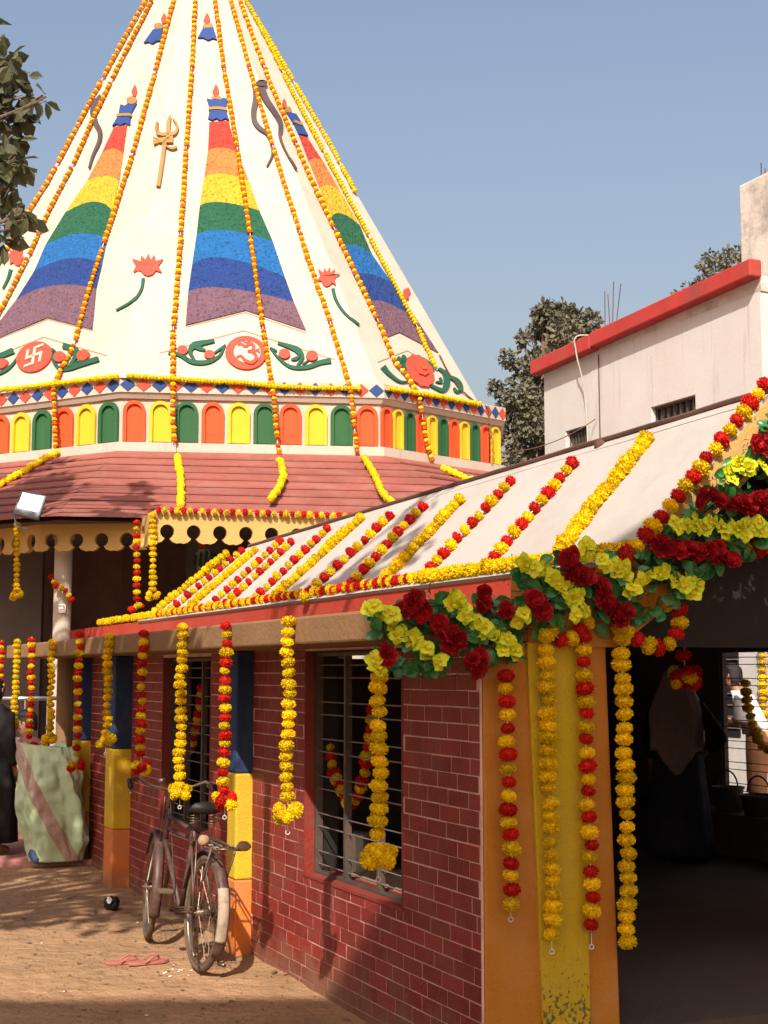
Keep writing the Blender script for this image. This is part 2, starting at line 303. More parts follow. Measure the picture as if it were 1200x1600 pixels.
def sack_mat():
    m = mat('pale green woven plastic', (0.42, 0.55, 0.35), rough=0.5, var=0.10, scale=7, bump=0.2, bscale=30, dirt=(0.48, 0.48, 0.24), dirt_amt=0.5, dirt_scale=4, spec=0.5)
    nt = m.node_tree; N = nt.nodes; L = nt.links; b = N['Principled BSDF']; src = b.inputs['Base Color'].links[0].from_socket
    tc = N.new('ShaderNodeTexCoord'); sp = N.new('ShaderNodeSeparateXYZ'); L.new(tc.outputs['Object'], sp.inputs[0])
    ad = N.new('ShaderNodeMath'); ad.operation = 'MULTIPLY_ADD'; ad.inputs[1].default_value = 0.52; L.new(sp.outputs['Z'], ad.inputs[0]); L.new(sp.outputs['X'], ad.inputs[2])
    sb = N.new('ShaderNodeMath'); sb.operation = 'SUBTRACT'; sb.inputs[1].default_value = 0.24; L.new(ad.outputs[0], sb.inputs[0])
    ab = N.new('ShaderNodeMath'); ab.operation = 'ABSOLUTE'; L.new(sb.outputs[0], ab.inputs[0])
    lt = N.new('ShaderNodeMath'); lt.operation = 'LESS_THAN'; lt.inputs[1].default_value = 0.062; L.new(ab.outputs[0], lt.inputs[0])
    wv = N.new('ShaderNodeTexNoise'); wv.inputs['Scale'].default_value = 45; L.new(tc.outputs['Object'], wv.inputs['Vector'])
    x0 = N.new('ShaderNodeMix'); x0.data_type = 'RGBA'; L.new(wv.outputs['Fac'], x0.inputs[0]); x0.inputs[6].default_value = (0.34, 0.15, 0.13, 1); x0.inputs[7].default_value = (0.46, 0.40, 0.32, 1)
    x = N.new('ShaderNodeMix'); x.data_type = 'RGBA'; L.new(lt.outputs[0], x.inputs[0]); L.new(src, x.inputs[6]); L.new(x0.outputs[2], x.inputs[7]); L.new(x.outputs[2], b.inputs['Base Color'])
    return m
M['sack'] = sack_mat()

def ground_mat():
    m = mat('dry sandy earth', (0.37, 0.22, 0.118), rough=0.95, var=0.16, scale=1.4, bump=0.9, bscale=9, dirt=(0.22, 0.13, 0.075), dirt_amt=0.7, dirt_scale=2.2, spec=0.1, fine=0.10)
    nt = m.node_tree; N = nt.nodes; L = nt.links; b = N['Principled BSDF']
    bp = N['Bump']; bp.inputs['Distance'].default_value = 0.05
    geo = [n for n in N if n.type == 'NEW_GEOMETRY'][0]
    n2 = N.new('ShaderNodeTexNoise'); n2.inputs['Scale'].default_value = 70; n2.inputs['Detail'].default_value = 5; L.new(geo.outputs['Position'], n2.inputs['Vector'])
    b2 = N.new('ShaderNodeBump'); b2.inputs['Strength'].default_value = 0.7; b2.inputs['Distance'].default_value = 0.012
    L.new(n2.outputs['Fac'], b2.inputs['Height']); L.new(bp.outputs[0], b2.inputs['Normal']); L.new(b2.outputs[0], b.inputs['Normal'])
    return m
M['ground'] = ground_mat()

# ------------------------------------------------------------------ ground
def gz(x, y):
    return 0.02 * noise.noise(V((x * 0.9, y * 0.9, 0))) + 0.012 * noise.noise(V((x * 3.1, y * 3.1, 4))) + 0.006 * noise.noise(V((x * 9, y * 9, 9))) - 0.012
g = MB(); NG = 260
def gcoord(t, c): s = abs(t); return c + math.copysign(5.5 * s + 600 * s ** 7, t)
gx = [gcoord(-1 + 2 * i / NG, -0.6) for i in range(NG + 1)]; gy = [gcoord(-1 + 2 * i / NG, 9.0) for i in range(NG + 1)]
g.add([(x, y, gz(x, y)) for y in gy for x in gx], [(j * (NG + 1) + i, j * (NG + 1) + i + 1, (j + 1) * (NG + 1) + i + 1, (j + 1) * (NG + 1) + i) for j in range(NG) for i in range(NG)])
tag(g.build('ground', M['ground'], smooth=True), 'bare sandy ground in front of the brick hall', None, None, 'structure')

# ------------------------------------------------------------------ brick hall
hall = thing('brick_hall', 'low maroon brick hall with barred windows, orange and yellow pillar and white sloped roof', 'hall', H(0, 0, 0))
BRL, BRH, JT = 0.200, 0.0745, 0.009
cells = []       # (nearness, corner list, panel)
unit = {}
def wall_panel(w0, w1, z0, z1, win, thick=0.2, skip=None):
    m = MB()
    def core(a, b, c, d, r0=0.0, r1=thick):
        if b - a > 1e-4 and d - c > 1e-4: m.hbox(a, b, r0, r1, c, d)
    ws = w0
    if skip: core(w0, skip, z0, z1, 0.0, 0.010); ws = skip
    if win:
        a, b, c, d = win; core(ws, a, z0, z1); core(b, w1, z0, z1); core(a, b, z0, c); core(a, b, d, z1)
    else: core(ws, w1, z0, z1)
    p = m.build('wall_panel', M['mortar'], hall)
    k = 0; z = z0
    while z < z1 - 0.02:
        h = min(BRH, z1 - z); off = (0 if k % 2 else BRL / 2) + random.uniform(-0.03, 0.03); w = w0 - BRL + off
        while w < w1:
            L = BRL * random.uniform(0.93, 1.07); a, b = max(w, w0), min(w + L, w1); w += L
            segs = [(a, b)]
            if win and z + h > win[2] - 0.01 and z < win[3] + 0.01:
                segs = [(a, min(b, win[0])), (max(a, win[1]), b)]
                if win[2] - z > 0.022 and min(b, win[1]) - max(a, win[0]) > 0.03: cells.append((max(a, win[0]), min(b, win[1]), z, win[2], p))
            for s0, s1 in segs:
                if s1 - s0 > 0.03: cells.append((s0, s1, z, z + h, p))
        z += BRH; k += 1
    return p
WINA = (0.81, 2.16, 0.60, 1.862); WINB = (3.99, 5.25, 0.62, 1.85)
wall_panel(0.004, 3.08, -0.05, 1.878, WINA, skip=0.33)
wall_panel(3.26, 6.2, -0.05, 1.878, WINB)
wall_panel(6.5, 7.74, -0.05, 1.878, None)
def brick_box(mb, c, jit=True):
    s0, s1, z0, z1, p = c; j = 0.0052; q = random.uniform(-0.0015, 0.0015) if jit else 0; t = -0.0032 + random.uniform(-0.001, 0.001)
    a, b, e, f = s0 + j, s1 - j, z0 + 0.0034 + q, z1 - 0.0034 + q
    mb.hexa([H(a, t, e), H(b, t, e), H(b, 0.004, e - 0.001), H(a, 0.004, e - 0.001), H(a, t, f), H(b, t, f), H(b, 0.004, f + 0.001), H(a, 0.004, f + 0.001)])
def brick_key(c):
    u, v = proj(H((c[0] + c[1]) / 2, 0, (c[2] + c[3]) / 2)); out = not (-10 < u < 1210 and -10 < v < 1610)
    return (out, (H((c[0] + c[1]) / 2, 0, 1) - EYE).length - (c[1] - c[0]) * 2)
cells.sort(key=brick_key)
for c in cells[:298]:
    m = MB(); brick_box(m, c); m.build('brick', M['brick'], c[4])
for p in {c[4].name: c[4] for c in cells}.values():
    m = MB()
    for c in cells[298:]:
        if c[4] == p: brick_box(m, c)
    if m.v: tag(m.build('far_bricks', M['brick'], p), kind='stuff')

def window(w0, w1, z0, z1, r, panes, rods, parent, dirr=1, rev=True):
    """steel casement with horizontal rods; r = plane of the frame"""
    m = MB(); fw = 0.026
    for a, b, c, d in ((w0, w0 + fw, z0, z1), (w1 - fw, w1, z0, z1), (w0 + fw, w1 - fw, z1 - fw, z1), (w0 + fw, w1 - fw, z0, z0 + fw)):
        m.hbox(a, b, r, r + 0.045, c, d)
    f = m.build('window', M['metal'], parent)
    for i in range(1, panes):
        x = w0 + (w1 - w0) * i / panes; mm = MB(); mm.hbox(x - 0.012, x + 0.012, r + 0.003, r + 0.042, z0 + fw, z1 - fw); mm.build('mullion', M['metal'], f)
    for i in range(rods):
        zz = z0 + (z1 - z0) * ((i // 2) + (0.30 if i % 2 == 0 else 0.64)) / (rods / 2)
        mm = MB(); mm.tube([H(w0 + fw, r + 0.022, zz), H((w0 + w1) / 2, r + 0.022, zz + random.uniform(-0.004, 0.004)), H(w1 - fw, r + 0.022, zz)], 0.0042, 5); mm.build('bar', M['rod'], f)
    return f
window(*WINA, 0.058, 3, 12, hall); window(*WINB, 0.058, 3, 12, hall)
for (a, b, c, d) in (WINA, WINB):
    m = MB(); m.hbox(b - 0.012, b + 0.002, -0.004, 0.057, c + 0.014, d); m.hbox(a - 0.002, a + 0.012, -0.004, 0.057, c + 0.014, d); m.hbox(a - 0.002, b + 0.002, -0.008, 0.19, c - 0.004, c + 0.013)
    m.build('window_reveal', M['reveal'], hall)
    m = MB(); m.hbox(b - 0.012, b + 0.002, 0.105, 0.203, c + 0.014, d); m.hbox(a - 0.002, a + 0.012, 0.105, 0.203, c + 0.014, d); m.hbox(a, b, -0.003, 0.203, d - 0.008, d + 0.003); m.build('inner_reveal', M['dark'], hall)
# pilasters, painted navy over yellow over orange
def pilaster(w0, w1, r0):
    m = MB(); m.hbox(w0, w1, r0, 0.02, 0.455, 1.11); p = m.build('pilaster', M['yellow'], hall, bevel=0.012)
    m = MB(); m.hbox(w0, w1, r0, 0.02, 1.112, 1.878); m.build('navy_top', M['navy'], p, bevel=0.012)
    m = MB(); m.hbox(w0, w1, r0, 0.02, -0.05, 0.453); m.build('orange_foot', M['orangelow'], p, bevel=0.012)
pilaster(3.082, 3.258, -0.11); pilaster(6.202, 6.498, -0.15); pilaster(7.742, 7.95, -0.13)
# corner pillar of the entrance
def tap(mb, rb0, rb1, rt0, rt1, w0, w1, z0, z1): mb.hexa([H(w0, rb0, z0), H(w0, rb1, z0), H(w1, rb1, z0), H(w1, rb0, z0), H(w0, rt0, z1), H(w0, rt1, z1), H(w1, rt1, z1), H(w1, rt0, z1)])
m = MB(); tap(m, 0.012, 0.704, 0.012, 0.655, 0.0, 0.32, -0.05, 1.878); pil = m.build('entrance_pillar', M['orange'], hall, bevel=0.012)
m = MB(); tap(m, 0.30, 0.53, 0.228, 0.528, -0.022, 0.01, -0.05, 1.879); m.build('yellow_strip', M['yellowstrip'], pil, bevel=0.008)
# ledge slab
m = MB(); m.hbox(0.0, 9.55, -0.5, 0.82, 1.88, 2.015); m.hbox(2.0, 2.9, 0.0, 0.0, 0, 0) if False else None
m.build('ledge_slab', M['ledge'], hall, bevel=0.012)
m = MB(); m.prism([H(-0.012, 0.24, 1.86), H(-0.012, 0.70, 1.86), H(-0.012, 0.80, 1.92), H(-0.012, 0.99, 2.05), H(-0.012, 1.07, 2.22), H(-0.012, 0.24, 2.20)], HW * 0.16); m.build('lintel_haunch', M['orange'], hall)
# eave fascia (runs on as a low parapet) and roof slopes
m = MB(); m.hbox(0.0, 14.0, 0.79, 0.90, 2.0, 2.27); m.build('eave_fascia', M['fascia'], hall, bevel=0.008)
RE, ZE, RR = 0.77, 2.272, 1.61
def zr(w): return 3.12 - 0.016 * w
NRM = (HR * -(3.12 - ZE) + Z * (RR - RE)).normalized()      # up-left normal of the visible slope
def roof_slope(name, sgn):
    m = MB(); n = 14; rows = []
    e = lambda r: RR + (r - RR) * sgn
    vs = []; NW = 24
    for j in range(n + 1):
        for i in range(NW + 1):
            t = j / n; wend = 9.15 + (8.05 - 9.15) * t; w = -0.03 + (wend + 0.03) * i / NW
            r = RE + (RR - RE) * t; z = ZE + (zr(w) - ZE) * t + 0.006 * noise.noise(V((w * 1.2, t * 2, 3)))
            vs.append(H(w, e(r), z))
    k = len(vs); dn = (HR * sgn * 0.75 - Z * 0.68) * 0.07
    vs2 = [p + dn for p in vs]
    q = lambda a, b: b * (NW + 1) + a
    fs = [(q(i, j), q(i + 1, j), q(i + 1, j + 1), q(i, j + 1)) for j in range(n) for i in range(NW)]
    fs += [tuple(k + x for x in reversed(f)) for f in fs]
    edge = [q(i, 0) for i in range(NW)] + [q(NW, j) for j in range(n)] + [q(i, n) for i in range(NW, 0, -1)] + [q(0, j) for j in range(n, 0, -1)]
    fs += [(edge[i], edge[(i + 1) % len(edge)], k + edge[(i + 1) % len(edge)], k + edge[i]) for i in range(len(edge))]
    m.add(vs + vs2, fs); return m.build(name, M['roofwhite'], hall)
roof_l = roof_slope('roof', 1); roof_slope('roof', -1)
m = MB(); m.tube([H(w, RR, zr(w) + 0.012 + 0.006 * noise.noise(V((w * 2, 0, 0)))) for w in [x * 0.35 - 0.04 for x in range(24)]], 0.016, 6); m.build('ridge_pole', M['rust'], hall)
m = MB(); c = at_r(941, 697, RR); m.ball(c, 0.05, 0.05, 0.045); m.ball(c + V((0.06, 0, -0.01)), 0.035); m.build('ridge_knot', M['rust'], hall)
# rake board under the front edge of the roof
def rk(r, d): return H(-0.028, r, ZE + (3.12 - ZE) * (r - RE) / (RR - RE) - d)
for sgn in (1, -1):
    e = lambda p: p
    pts = [rk(0.80, 0.022) - HW * 0.012, rk(RR, 0.022) - HW * 0.012, rk(RR, 0.30) - HW * 0.012, rk(1.00, 0.25) - HW * 0.012]
    if sgn < 0:
        pts = [p + HR * (2 * (RR - (p - HO).dot(HR))) for p in pts]
    m = MB(); m.prism(pts, HW * 0.10); m.build('rake_board', M['ochre'], hall)
# rest of the hall: floor, ledge, inner and far walls, flat roof
m = MB(); m.hbox(0.0, 9.0, 0.2, 5.4, -0.1, 0.15); m.build('hall_floor', M['floor'], hall)
m = MB(); m.hbox(0.21, 9.0, 5.0, 5.398, 0.15, 0.50); m.build('seat_ledge', M['floor'], hall)
WINC = (3.75, 5.42, 0.60, 1.95)
m = MB()
a, b, c, d = WINC
for q in ((0, a, -0.1, 2.3), (b, 9.2, -0.1, 2.3), (a, b, -0.1, c), (a, b, d, 2.3)): m.hbox(q[0], q[1], 5.4, 5.47, q[2], q[3])
m.hbox(7.952, 8.1, 0.0, 5.4, -0.1, 1.878); m.prism([H(7.952, 0.92, 2.0), H(7.952, 2.3, 2.0), H(7.952, RR, 2.72)], HW * 0.1); m.build('inner_wall', M['innerwall'], hall)
m = MB(); m.hbox(0.0, 0.2, 2.35, 3.0, -0.05, 2.2); m.build('entrance_pillar', M['orange'], hall, bevel=0.012)
m = MB(); m.hbox(0.0, 0.2, 3.0, 5.39, -0.05, 2.2); m.build('front_wall', M['brick'], hall)
m = MB(); m.hbox(0.0, 9.3, 2.42, 5.9, 2.2, 2.36); m.build('flat_roof', M['roofwhite'], hall)
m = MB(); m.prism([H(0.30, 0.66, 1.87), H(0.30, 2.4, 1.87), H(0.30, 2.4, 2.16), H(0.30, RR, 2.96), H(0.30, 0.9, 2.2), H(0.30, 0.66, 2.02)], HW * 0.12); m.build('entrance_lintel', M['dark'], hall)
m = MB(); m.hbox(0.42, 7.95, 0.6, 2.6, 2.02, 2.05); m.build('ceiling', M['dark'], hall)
m = MB(); c_ = H(8.85, 0.0, 0); m.loft([[c_ + V((0.11 * math.cos(t), 0.11 * math.sin(t), z)) for t in [2 * math.pi * j / 20 for j in range(20)]] for z in (0.5, 1.878)]); cl_ = m.build('end_column', M['ledge'], hall)
m = MB(); m.loft([[c_ + V((0.112 * math.cos(t), 0.112 * math.sin(t), z)) for t in [2 * math.pi * j / 20 for j in range(20)]] for z in (-0.05, 0.499)]); m.build('orange_foot', M['orangelow'], cl_)
wc = window(*WINC, 5.415, 2, 14, hall)

# ------------------------------------------------------------------ temple
APX = at_y(305, -130, 23.2)
CX, CY = APX.x, APX.y
def poly_at(pix, z):
    return [at_z(u, v, z) for u, v in pix]
ZS = 5.66
front_pix = [(-132, 645), (190, 590), (592, 603), (752, 637)]
sp = poly_at(front_pix, ZS)
back = [V((1.75, 24.4, ZS)), V((-0.2, 26.8, ZS)), V((-3.6, 27.6, ZS)), V((-6.9, 26.2, ZS)), V((-7.9, 23.6, ZS))]
SPB = sp + back
CTR = V((CX, CY, 0))
BPB = poly_at([(-146, 655), (187, 612), (600, 622), (790, 658)], 5.475) + [p + V((0.1, 0.1, 0)) for p in back]
BPB[4] = V((1.98, 24.0, 5.475))
def scaled(k, z, add=0.0):
    out = []
    for p in BPB:
        d = V((p.x - CX, p.y - CY, 0)); L = d.length; d = d / L
        out.append(V((CX, CY, z)) + d * (L * k + add))
    return out
temple = thing('temple', 'white conical shrine spire with rainbow panels above a red boarded roof', 'temple', (CX, CY, 0))
# spire
NR = 26
m = MB(); rings = []
for i in range(NR):
    t = i / NR; rings.append([p.lerp(APX, t) for p in SPB])
m.loft(rings, cap=False); k = len(m.v); n9 = len(SPB); m.add([APX], []); m.f += [[k - n9 + j, k - n9 + (j + 1) % n9, k] for j in range(n9)]; m.m += [0] * n9
spire = m.build('spire', M['cream'], temple)
SPT = BVHTree.FromPolygons([tuple(p) for p in SPB] + [tuple(APX)], [(j, (j + 1) % n9, n9) for j in range(n9)])
# band of diamonds, arches and ledge
def ringwall(zz0, zz1, k0, k1, name, mt, a0=0.0, a1=0.0):
    m = MB(); m.loft([scaled(k0, zz0, a0), scaled(k1, zz1, a1)]); return m.build(name, mt, temple)
B_OUT = 0.0
ringwall(5.475, 5.675, 1, 1, 'diamond_band', M['cream'], B_OUT, B_OUT)
ringwall(5.40, 5.472, 1, 1, 'cornice', M['cream'], -0.06, -0.015)
ringwall(4.80, 5.398, 1, 1, 'arch_band', M['cream'], -0.10, -0.10)
ringwall(4.66, 4.798, 1, 1, 'white_ledge', M['cream'], 0.0, 0.0)
OUTS = {k: scaled(1, 0, k) for k in (B_OUT, -0.10)}
def facet(k, add):
    P = OUTS[add]; a, b = P[k % n9], P[(k + 1) % n9]; d = (b - a); L = d.length; d = d / L; n = V((d.y, -d.x, 0))
    if n.dot(V((a.x - CX, a.y - CY, 0))) < 0: n = -n
    return a, d, L, n
colr = ['niche_red', 'niche_yellow', 'niche_green']
for k, na, nd in ((0, 10, 18), (1, 10, 17), (2, 11, 16), (8, 8, 12)):
    a, d, L, n = facet(k, B_OUT); s = L / nd
    for i in range(nd):
        c = a + d * (s * (i + 0.5)) + Z * 5.575; hw, hh = s * 0.5 * 0.97, 0.088
        m = MB(); m.prism([c - d * hw, c - Z * hh, c + d * hw, c + Z * hh], n * 0.012); m.v = [tuple(V(p)) for p in m.v]
        m.build('diamond_tile', M['d_blue' if (i + (0 if k != 0 else 1)) % 2 == 0 else 'd_red'], temple)
    a, d, L, n = facet(k, -0.10); s = L / na
    for i in range(na):
        ci = (i + (0 if k in (1, 2) else 2)) % 3
        c = a + d * (s * (i + 0.5)); hw = s * 0.43; zb, zt = 4.815, 5.375; zs = zt - hw
        def arch(hw, zb, zs, off): return [c + d * (-hw) + Z * zb + n * off, c + d * hw + Z * zb + n * off] + [c + d * (hw * math.cos(q)) + Z * (zs + hw * math.sin(q)) + n * off for q in [math.pi * j / 12 for j in range(13)]]
        o_ = arch(hw, zb, zs, 0.004); i_ = arch(hw * 0.68, zb, zs, 0.004); nn = len(o_)
        m = MB(); of = [p + n * 0.036 for p in o_]; jf = [p + n * 0.036 for p in i_]
        m.add(o_ + of + jf + i_, [(j, (j + 1) % nn, nn + (j + 1) % nn, nn + j) for j in range(nn)] + [(nn + j, nn + (j + 1) % nn, 2 * nn + (j + 1) % nn, 2 * nn + j) for j in range(1, nn)] + [(2 * nn + j, 2 * nn + (j + 1) % nn, 3 * nn + (j + 1) % nn, 3 * nn + j) for j in range(nn)] + [tuple(range(3 * nn, 4 * nn))])
        m.build('arch_niche', M[colr[ci]], temple)
# boarded skirt roof
Z_EAVE = 3.50
def skirt(t): return scaled(1.0, 4.665 + (Z_EAVE - 4.665) * t, -0.01 + 2.7 * t)
NBRD = 9
for k in (0, 1, 2, 8):
    for i in range(NBRD):
        t0, t1 = i / NBRD, (i + 1) / NBRD; A, Bq = skirt(t0), skirt(t1); lift = Z * 0.045
        a, b, c, d = A[k], A[(k + 1) % n9], Bq[(k + 1) % n9], Bq[k]
        e0, e1 = a.lerp(b, 0.0), b
        m = MB(); wob = random.uniform(-0.008, 0.008)
        o1 = (d - a) * 0.22, (c - b) * 0.22; m.hexa([d + o1[0] + Z * 0.027, c + o1[1] + Z * 0.027, b, a, d + o1[0] + Z * (0.047 + wob), c + o1[1] + Z * (0.047 - wob), b + Z * 0.012, a + Z * 0.012]); m.build('roof_board', M['board'], temple)
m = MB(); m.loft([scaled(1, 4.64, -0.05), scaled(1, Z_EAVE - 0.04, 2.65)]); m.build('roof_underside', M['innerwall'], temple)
# scalloped ochre fascia
def scallop(p0, p1, zt, hh, n_mod, name='scalloped_fascia', th=0.06):
    p0 = V((p0.x, p0.y, 0)); p1 = V((p1.x, p1.y, 0)); d = p1 - p0; L = d.length; d /= L; n = V((d.y, -d.x, 0)); s = L / n_mod; zb = zt - hh
    root = None
    for i in range(n_mod):
        x0 = i * s; cx = x0 + s / 2; r = s * 0.27; zc = zb + hh * 0.36
        pts = [(x0, zb + hh * 0.02), (x0, zt - 0.002 * (i % 2)), (x0 + s, zt - 0.002 * (i % 2)), (x0 + s, zb + hh * 0.02)]
        nx = s * 0.10; a0 = -math.pi / 2 + math.asin(min(0.9, nx / r))
        pts += [(x0 + s * 0.86, zb + 0.0), (cx + s * 0.2, zb + hh * 0.05), (cx + nx * 1.2, zb + hh * 0.12)]
        pts += [(cx + r * math.cos(q), zc + r * math.sin(q)) for q in [a0 + (2 * math.pi - 2 * (a0 + math.pi / 2)) * j / 14 for j in range(15)]]
        pts += [(cx - nx * 1.2, zb + hh * 0.12), (cx - s * 0.2, zb + hh * 0.05), (x0 + s * 0.14, zb + 0.0)]
        bm = bmesh.new(); fv = [bm.verts.new(p0 + d * x + Z * z) for x, z in pts]; gv = [bm.verts.new(p0 + d * x + Z * z - n * th) for x, z in pts]; kk = len(pts)
        for t in tessellate_polygon([[V((x, z, 0)) for x, z in pts]]):
            bm.faces.new([fv[q] for q in t]); bm.faces.new([gv[q] for q in reversed(t)])
        for q in range(kk): bm.faces.new((fv[q], fv[(q + 1) % kk], gv[(q + 1) % kk], gv[q]))
        bmesh.ops.recalc_face_normals(bm, faces=bm.faces)
        me = bpy.data.meshes.new(name); bm.to_mesh(me); bm.free(); me.materials.append(M['ochre'])
        link(name, me, temple)
E0 = at_z(62, 814, Z_EAVE); E1 = at_z(218, 812, Z_EAVE); E2 = at_z(241, 797, Z_EAVE + 0.0); E3 = at_z(600, 809, Z_EAVE)
E1b = E1 + (E1 - E2) * 0.0
EL = E0 + V((-1.2, 1.1, 0))
scallop(EL, E0, Z_EAVE, 0.36, 5); scallop(E0, E1, Z_EAVE, 0.36, 4); scallop(E1, E2, Z_EAVE, 0.36, 2); scallop(E2, E3, Z_EAVE, 0.36, 9)
# flat porch roof behind the fascia
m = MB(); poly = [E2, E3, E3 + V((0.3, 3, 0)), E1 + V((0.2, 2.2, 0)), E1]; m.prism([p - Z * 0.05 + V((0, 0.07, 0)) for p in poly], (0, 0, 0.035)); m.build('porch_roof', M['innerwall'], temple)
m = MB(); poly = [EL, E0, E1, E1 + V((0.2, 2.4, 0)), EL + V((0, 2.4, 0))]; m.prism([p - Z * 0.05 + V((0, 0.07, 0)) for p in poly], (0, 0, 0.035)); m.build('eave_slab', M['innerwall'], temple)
# inner shrine wall, plinth, columns
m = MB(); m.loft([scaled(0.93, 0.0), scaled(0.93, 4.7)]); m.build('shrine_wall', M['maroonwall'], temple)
m = MB(); m.loft([scaled(1.0, -0.1, 2.2), scaled(1.0, 0.45, 2.2)]); m.build('plinth', M['floor'], temple)
def column(u, v, y, r, mt, z1, z0=0.45):
    c = at_y(u, v, y); m = MB(); m.loft([[V((c.x + r * q * math.cos(2 * math.pi * j / 20), c.y + r * q * math.sin(2 * math.pi * j / 20), z)) for j in range(20)] for z, q in ((z0, 1.15), (z0 + 0.12, 1.15), (z0 + 0.13, 1), (z1 - 0.13, 1), (z1 - 0.12, 1.2), (z1, 1.2))])
    return m.build('column', mt, temple, smooth=False)
column(98, 920, 16.9, 0.105, M['cream'], 3.44)
pp = at_y(97, 951, 16.78); m = MB(); m.box(pp, 0.085, 0.004, 0.10); pa = m.build('paper_notice', M['whitecloth'], temple)
for dx, dz, w_, h_ in ((-0.01, 0.033, 0.06, 0.012), (0.022, 0.015, 0.012, 0.03), (0.0, -0.01, 0.05, 0.006)): m = MB(); m.box(pp + V((dx, -0.004, dz)), w_, 0.003, h_); m.build('print_mark', M['snake'], pa)
column(560, 880, 16.8, 0.105, M['cream'], 3.44)
for q in range(1):
    a = at_y(-40, 900, 18.6); b = at_y(66, 900, 18.6)
    m = MB(); m.hexa([V((a.x, 18.6, 0.45)), V((b.x, 18.6, 0.45)), V((b.x, 18.75, 0.45)), V((a.x, 18.75, 0.45)), V((a.x, 18.6, 3.4)), V((b.x, 18.6, 3.4)), V((b.x, 18.75, 3.4)), V((a.x, 18.75, 3.4))]); m.build('pale_wall', M['innerwall'], temple)

pc = at_y(318, 868, 17.6); mu = MB(); mu.box(pc, 0.42, 0.03, 0.62); mural = mu.build('painted_board', M['innerwall'], temple)
def flat(name, px, mt, off): mm = MB(); mm.prism([at_y(u, v, 17.58 - off) for u, v in px], (0, 0.012, 0)); mm.build(name, mt, mural)
flat('white_pot', [(303, 870), (309, 892), (327, 892), (334, 872), (326, 858), (311, 858)], M['cream'], 0.0); flat('red_bloom_sign', [(304, 834), (312, 846), (309, 855), (320, 858), (322, 844), (318, 832)], M['d_red'], 0.01)
for k in range(5): flat('green_leaf_sign', [(302 + k * 8, 884), (304 + k * 8.5, 858 + 3 * abs(k - 2)), (308 + k * 8.5, 862 + 3 * abs(k - 2)), (307 + k * 8, 886)], M['greenrel'], 0.022)
# ---- reliefs on the spire, laid on its faces
def hit(u, v, lift=0.0):
    d = ray(u, v).normalized(); loc, nrm, i, dist = SPT.ray_cast(EYE, d)
    if loc is None: return None
    if nrm.dot(d) > 0: nrm = -nrm
    return loc + nrm * lift
def relief(name, px, lift, mt, parent=None, th=None):
    pts = []
    for u, v in px:
        p = hit(u, v, lift)
        if p is None: return None
        pts.append((p, hit(u, v, -0.02)))
    bm = bmesh.new(); top = [bm.verts.new(p) for p, q in pts]; bot = [bm.verts.new(q) for p, q in pts]; n = len(top)
    if getattr(px, 'strip', False):
        for i in range(n // 2 - 1): bm.faces.new((top[i], top[i + 1], top[n - 2 - i], top[n - 1 - i]))
    else:
        for t in tessellate_polygon([[V((u, v, 0)) for u, v in px]]):
            try: bm.faces.new([top[i] for i in t])
            except ValueError: pass
    for i in range(n): bm.faces.new((top[i], top[(i + 1) % n], bot[(i + 1) % n], bot[i]))
    bmesh.ops.recalc_face_normals(bm, faces=bm.faces)
    me = bpy.data.meshes.new(name); bm.to_mesh(me); bm.free(); me.materials.append(mt)
    return link(name, me, parent or spire)
def rib(px, w, n=6):
    """outline of a ribbon along px, width list or number"""
    P = [V((a, b, 0)) for a, b in px]; P = bez(P, n); k = len(P)
    ws = [w] * k if not isinstance(w, (list, tuple)) else [w[0] + (w[1] - w[0]) * i / (k - 1) if len(w) == 2 else (w[0] + (w[1] - w[0]) * (2 * i / (k - 1)) if i < k / 2 else w[1] + (w[2] - w[1]) * (2 * i / (k - 1) - 1)) for i in range(k)]
    A, B = [], []
    for i, p in enumerate(P):
        t = (P[min(i + 1, k - 1)] - P[max(i - 1, 0)]).normalized(); nn = V((-t.y, t.x, 0))
        A.append(((p + nn * ws[i] / 2).x, (p + nn * ws[i] / 2).y)); B.append(((p - nn * ws[i] / 2).x, (p - nn * ws[i] / 2).y))
    o = Strip(A + B[::-1]); o.strip = True; return o
class Strip(list): pass
def ell(cx, cy, rx, ry, rot=0, n=24, sc=0):
    out = []
    for j in range(n):
        a = 2 * math.pi * j / n; k = 1 + sc * (j % 2); x, y = rx * k * math.cos(a), ry * k * math.sin(a); out.append((cx + x * math.cos(rot) - y * math.sin(rot), cy + x * math.sin(rot) + y * math.cos(rot)))
    return out
def arcpts(p, n=10):
    (x0, y0), (x1, y1), (x2, y2) = p; cx, cy = 2 * x1 - (x0 + x2) / 2, 2 * y1 - (y0 + y2) / 2
    return [((1 - t) ** 2 * x0 + 2 * t * (1 - t) * cx + t * t * x2, (1 - t) ** 2 * y0 + 2 * t * (1 - t) * cy + t * t * y2) for t in [i / n for i in range(n + 1)]]
RB = ['red', 'org', 'yel', 'green', 'blue', 'indigo', 'violet']
NMS = ['red_band', 'orange_band', 'yellow_band', 'green_band', 'blue_band', 'indigo_band', 'violet_band']
def rainbow(bounds):
    for i in range(7):
        up, lo = bounds[i], bounds[i + 1]
        u_ = arcpts(up); l_ = arcpts(lo) if i < 6 else [lo[0], lo[1], lo[2]]
        relief(NMS[i], u_ + l_[::-1], 0.018, M['rb_' + RB[i]])
rainbow([((327, 192), (342, 191), (357, 190)), ((325, 236), (347, 232), (370, 239)), ((319, 278), (351, 273), (389, 284)), ((312, 323), (345, 317), (405, 330)), ((307, 368), (352, 361), (426, 378)), ((300, 415), (352, 404), (445, 434)), ((294, 457), (352, 451), (459, 473)), ((290, 509), (384, 486), (478, 517))])
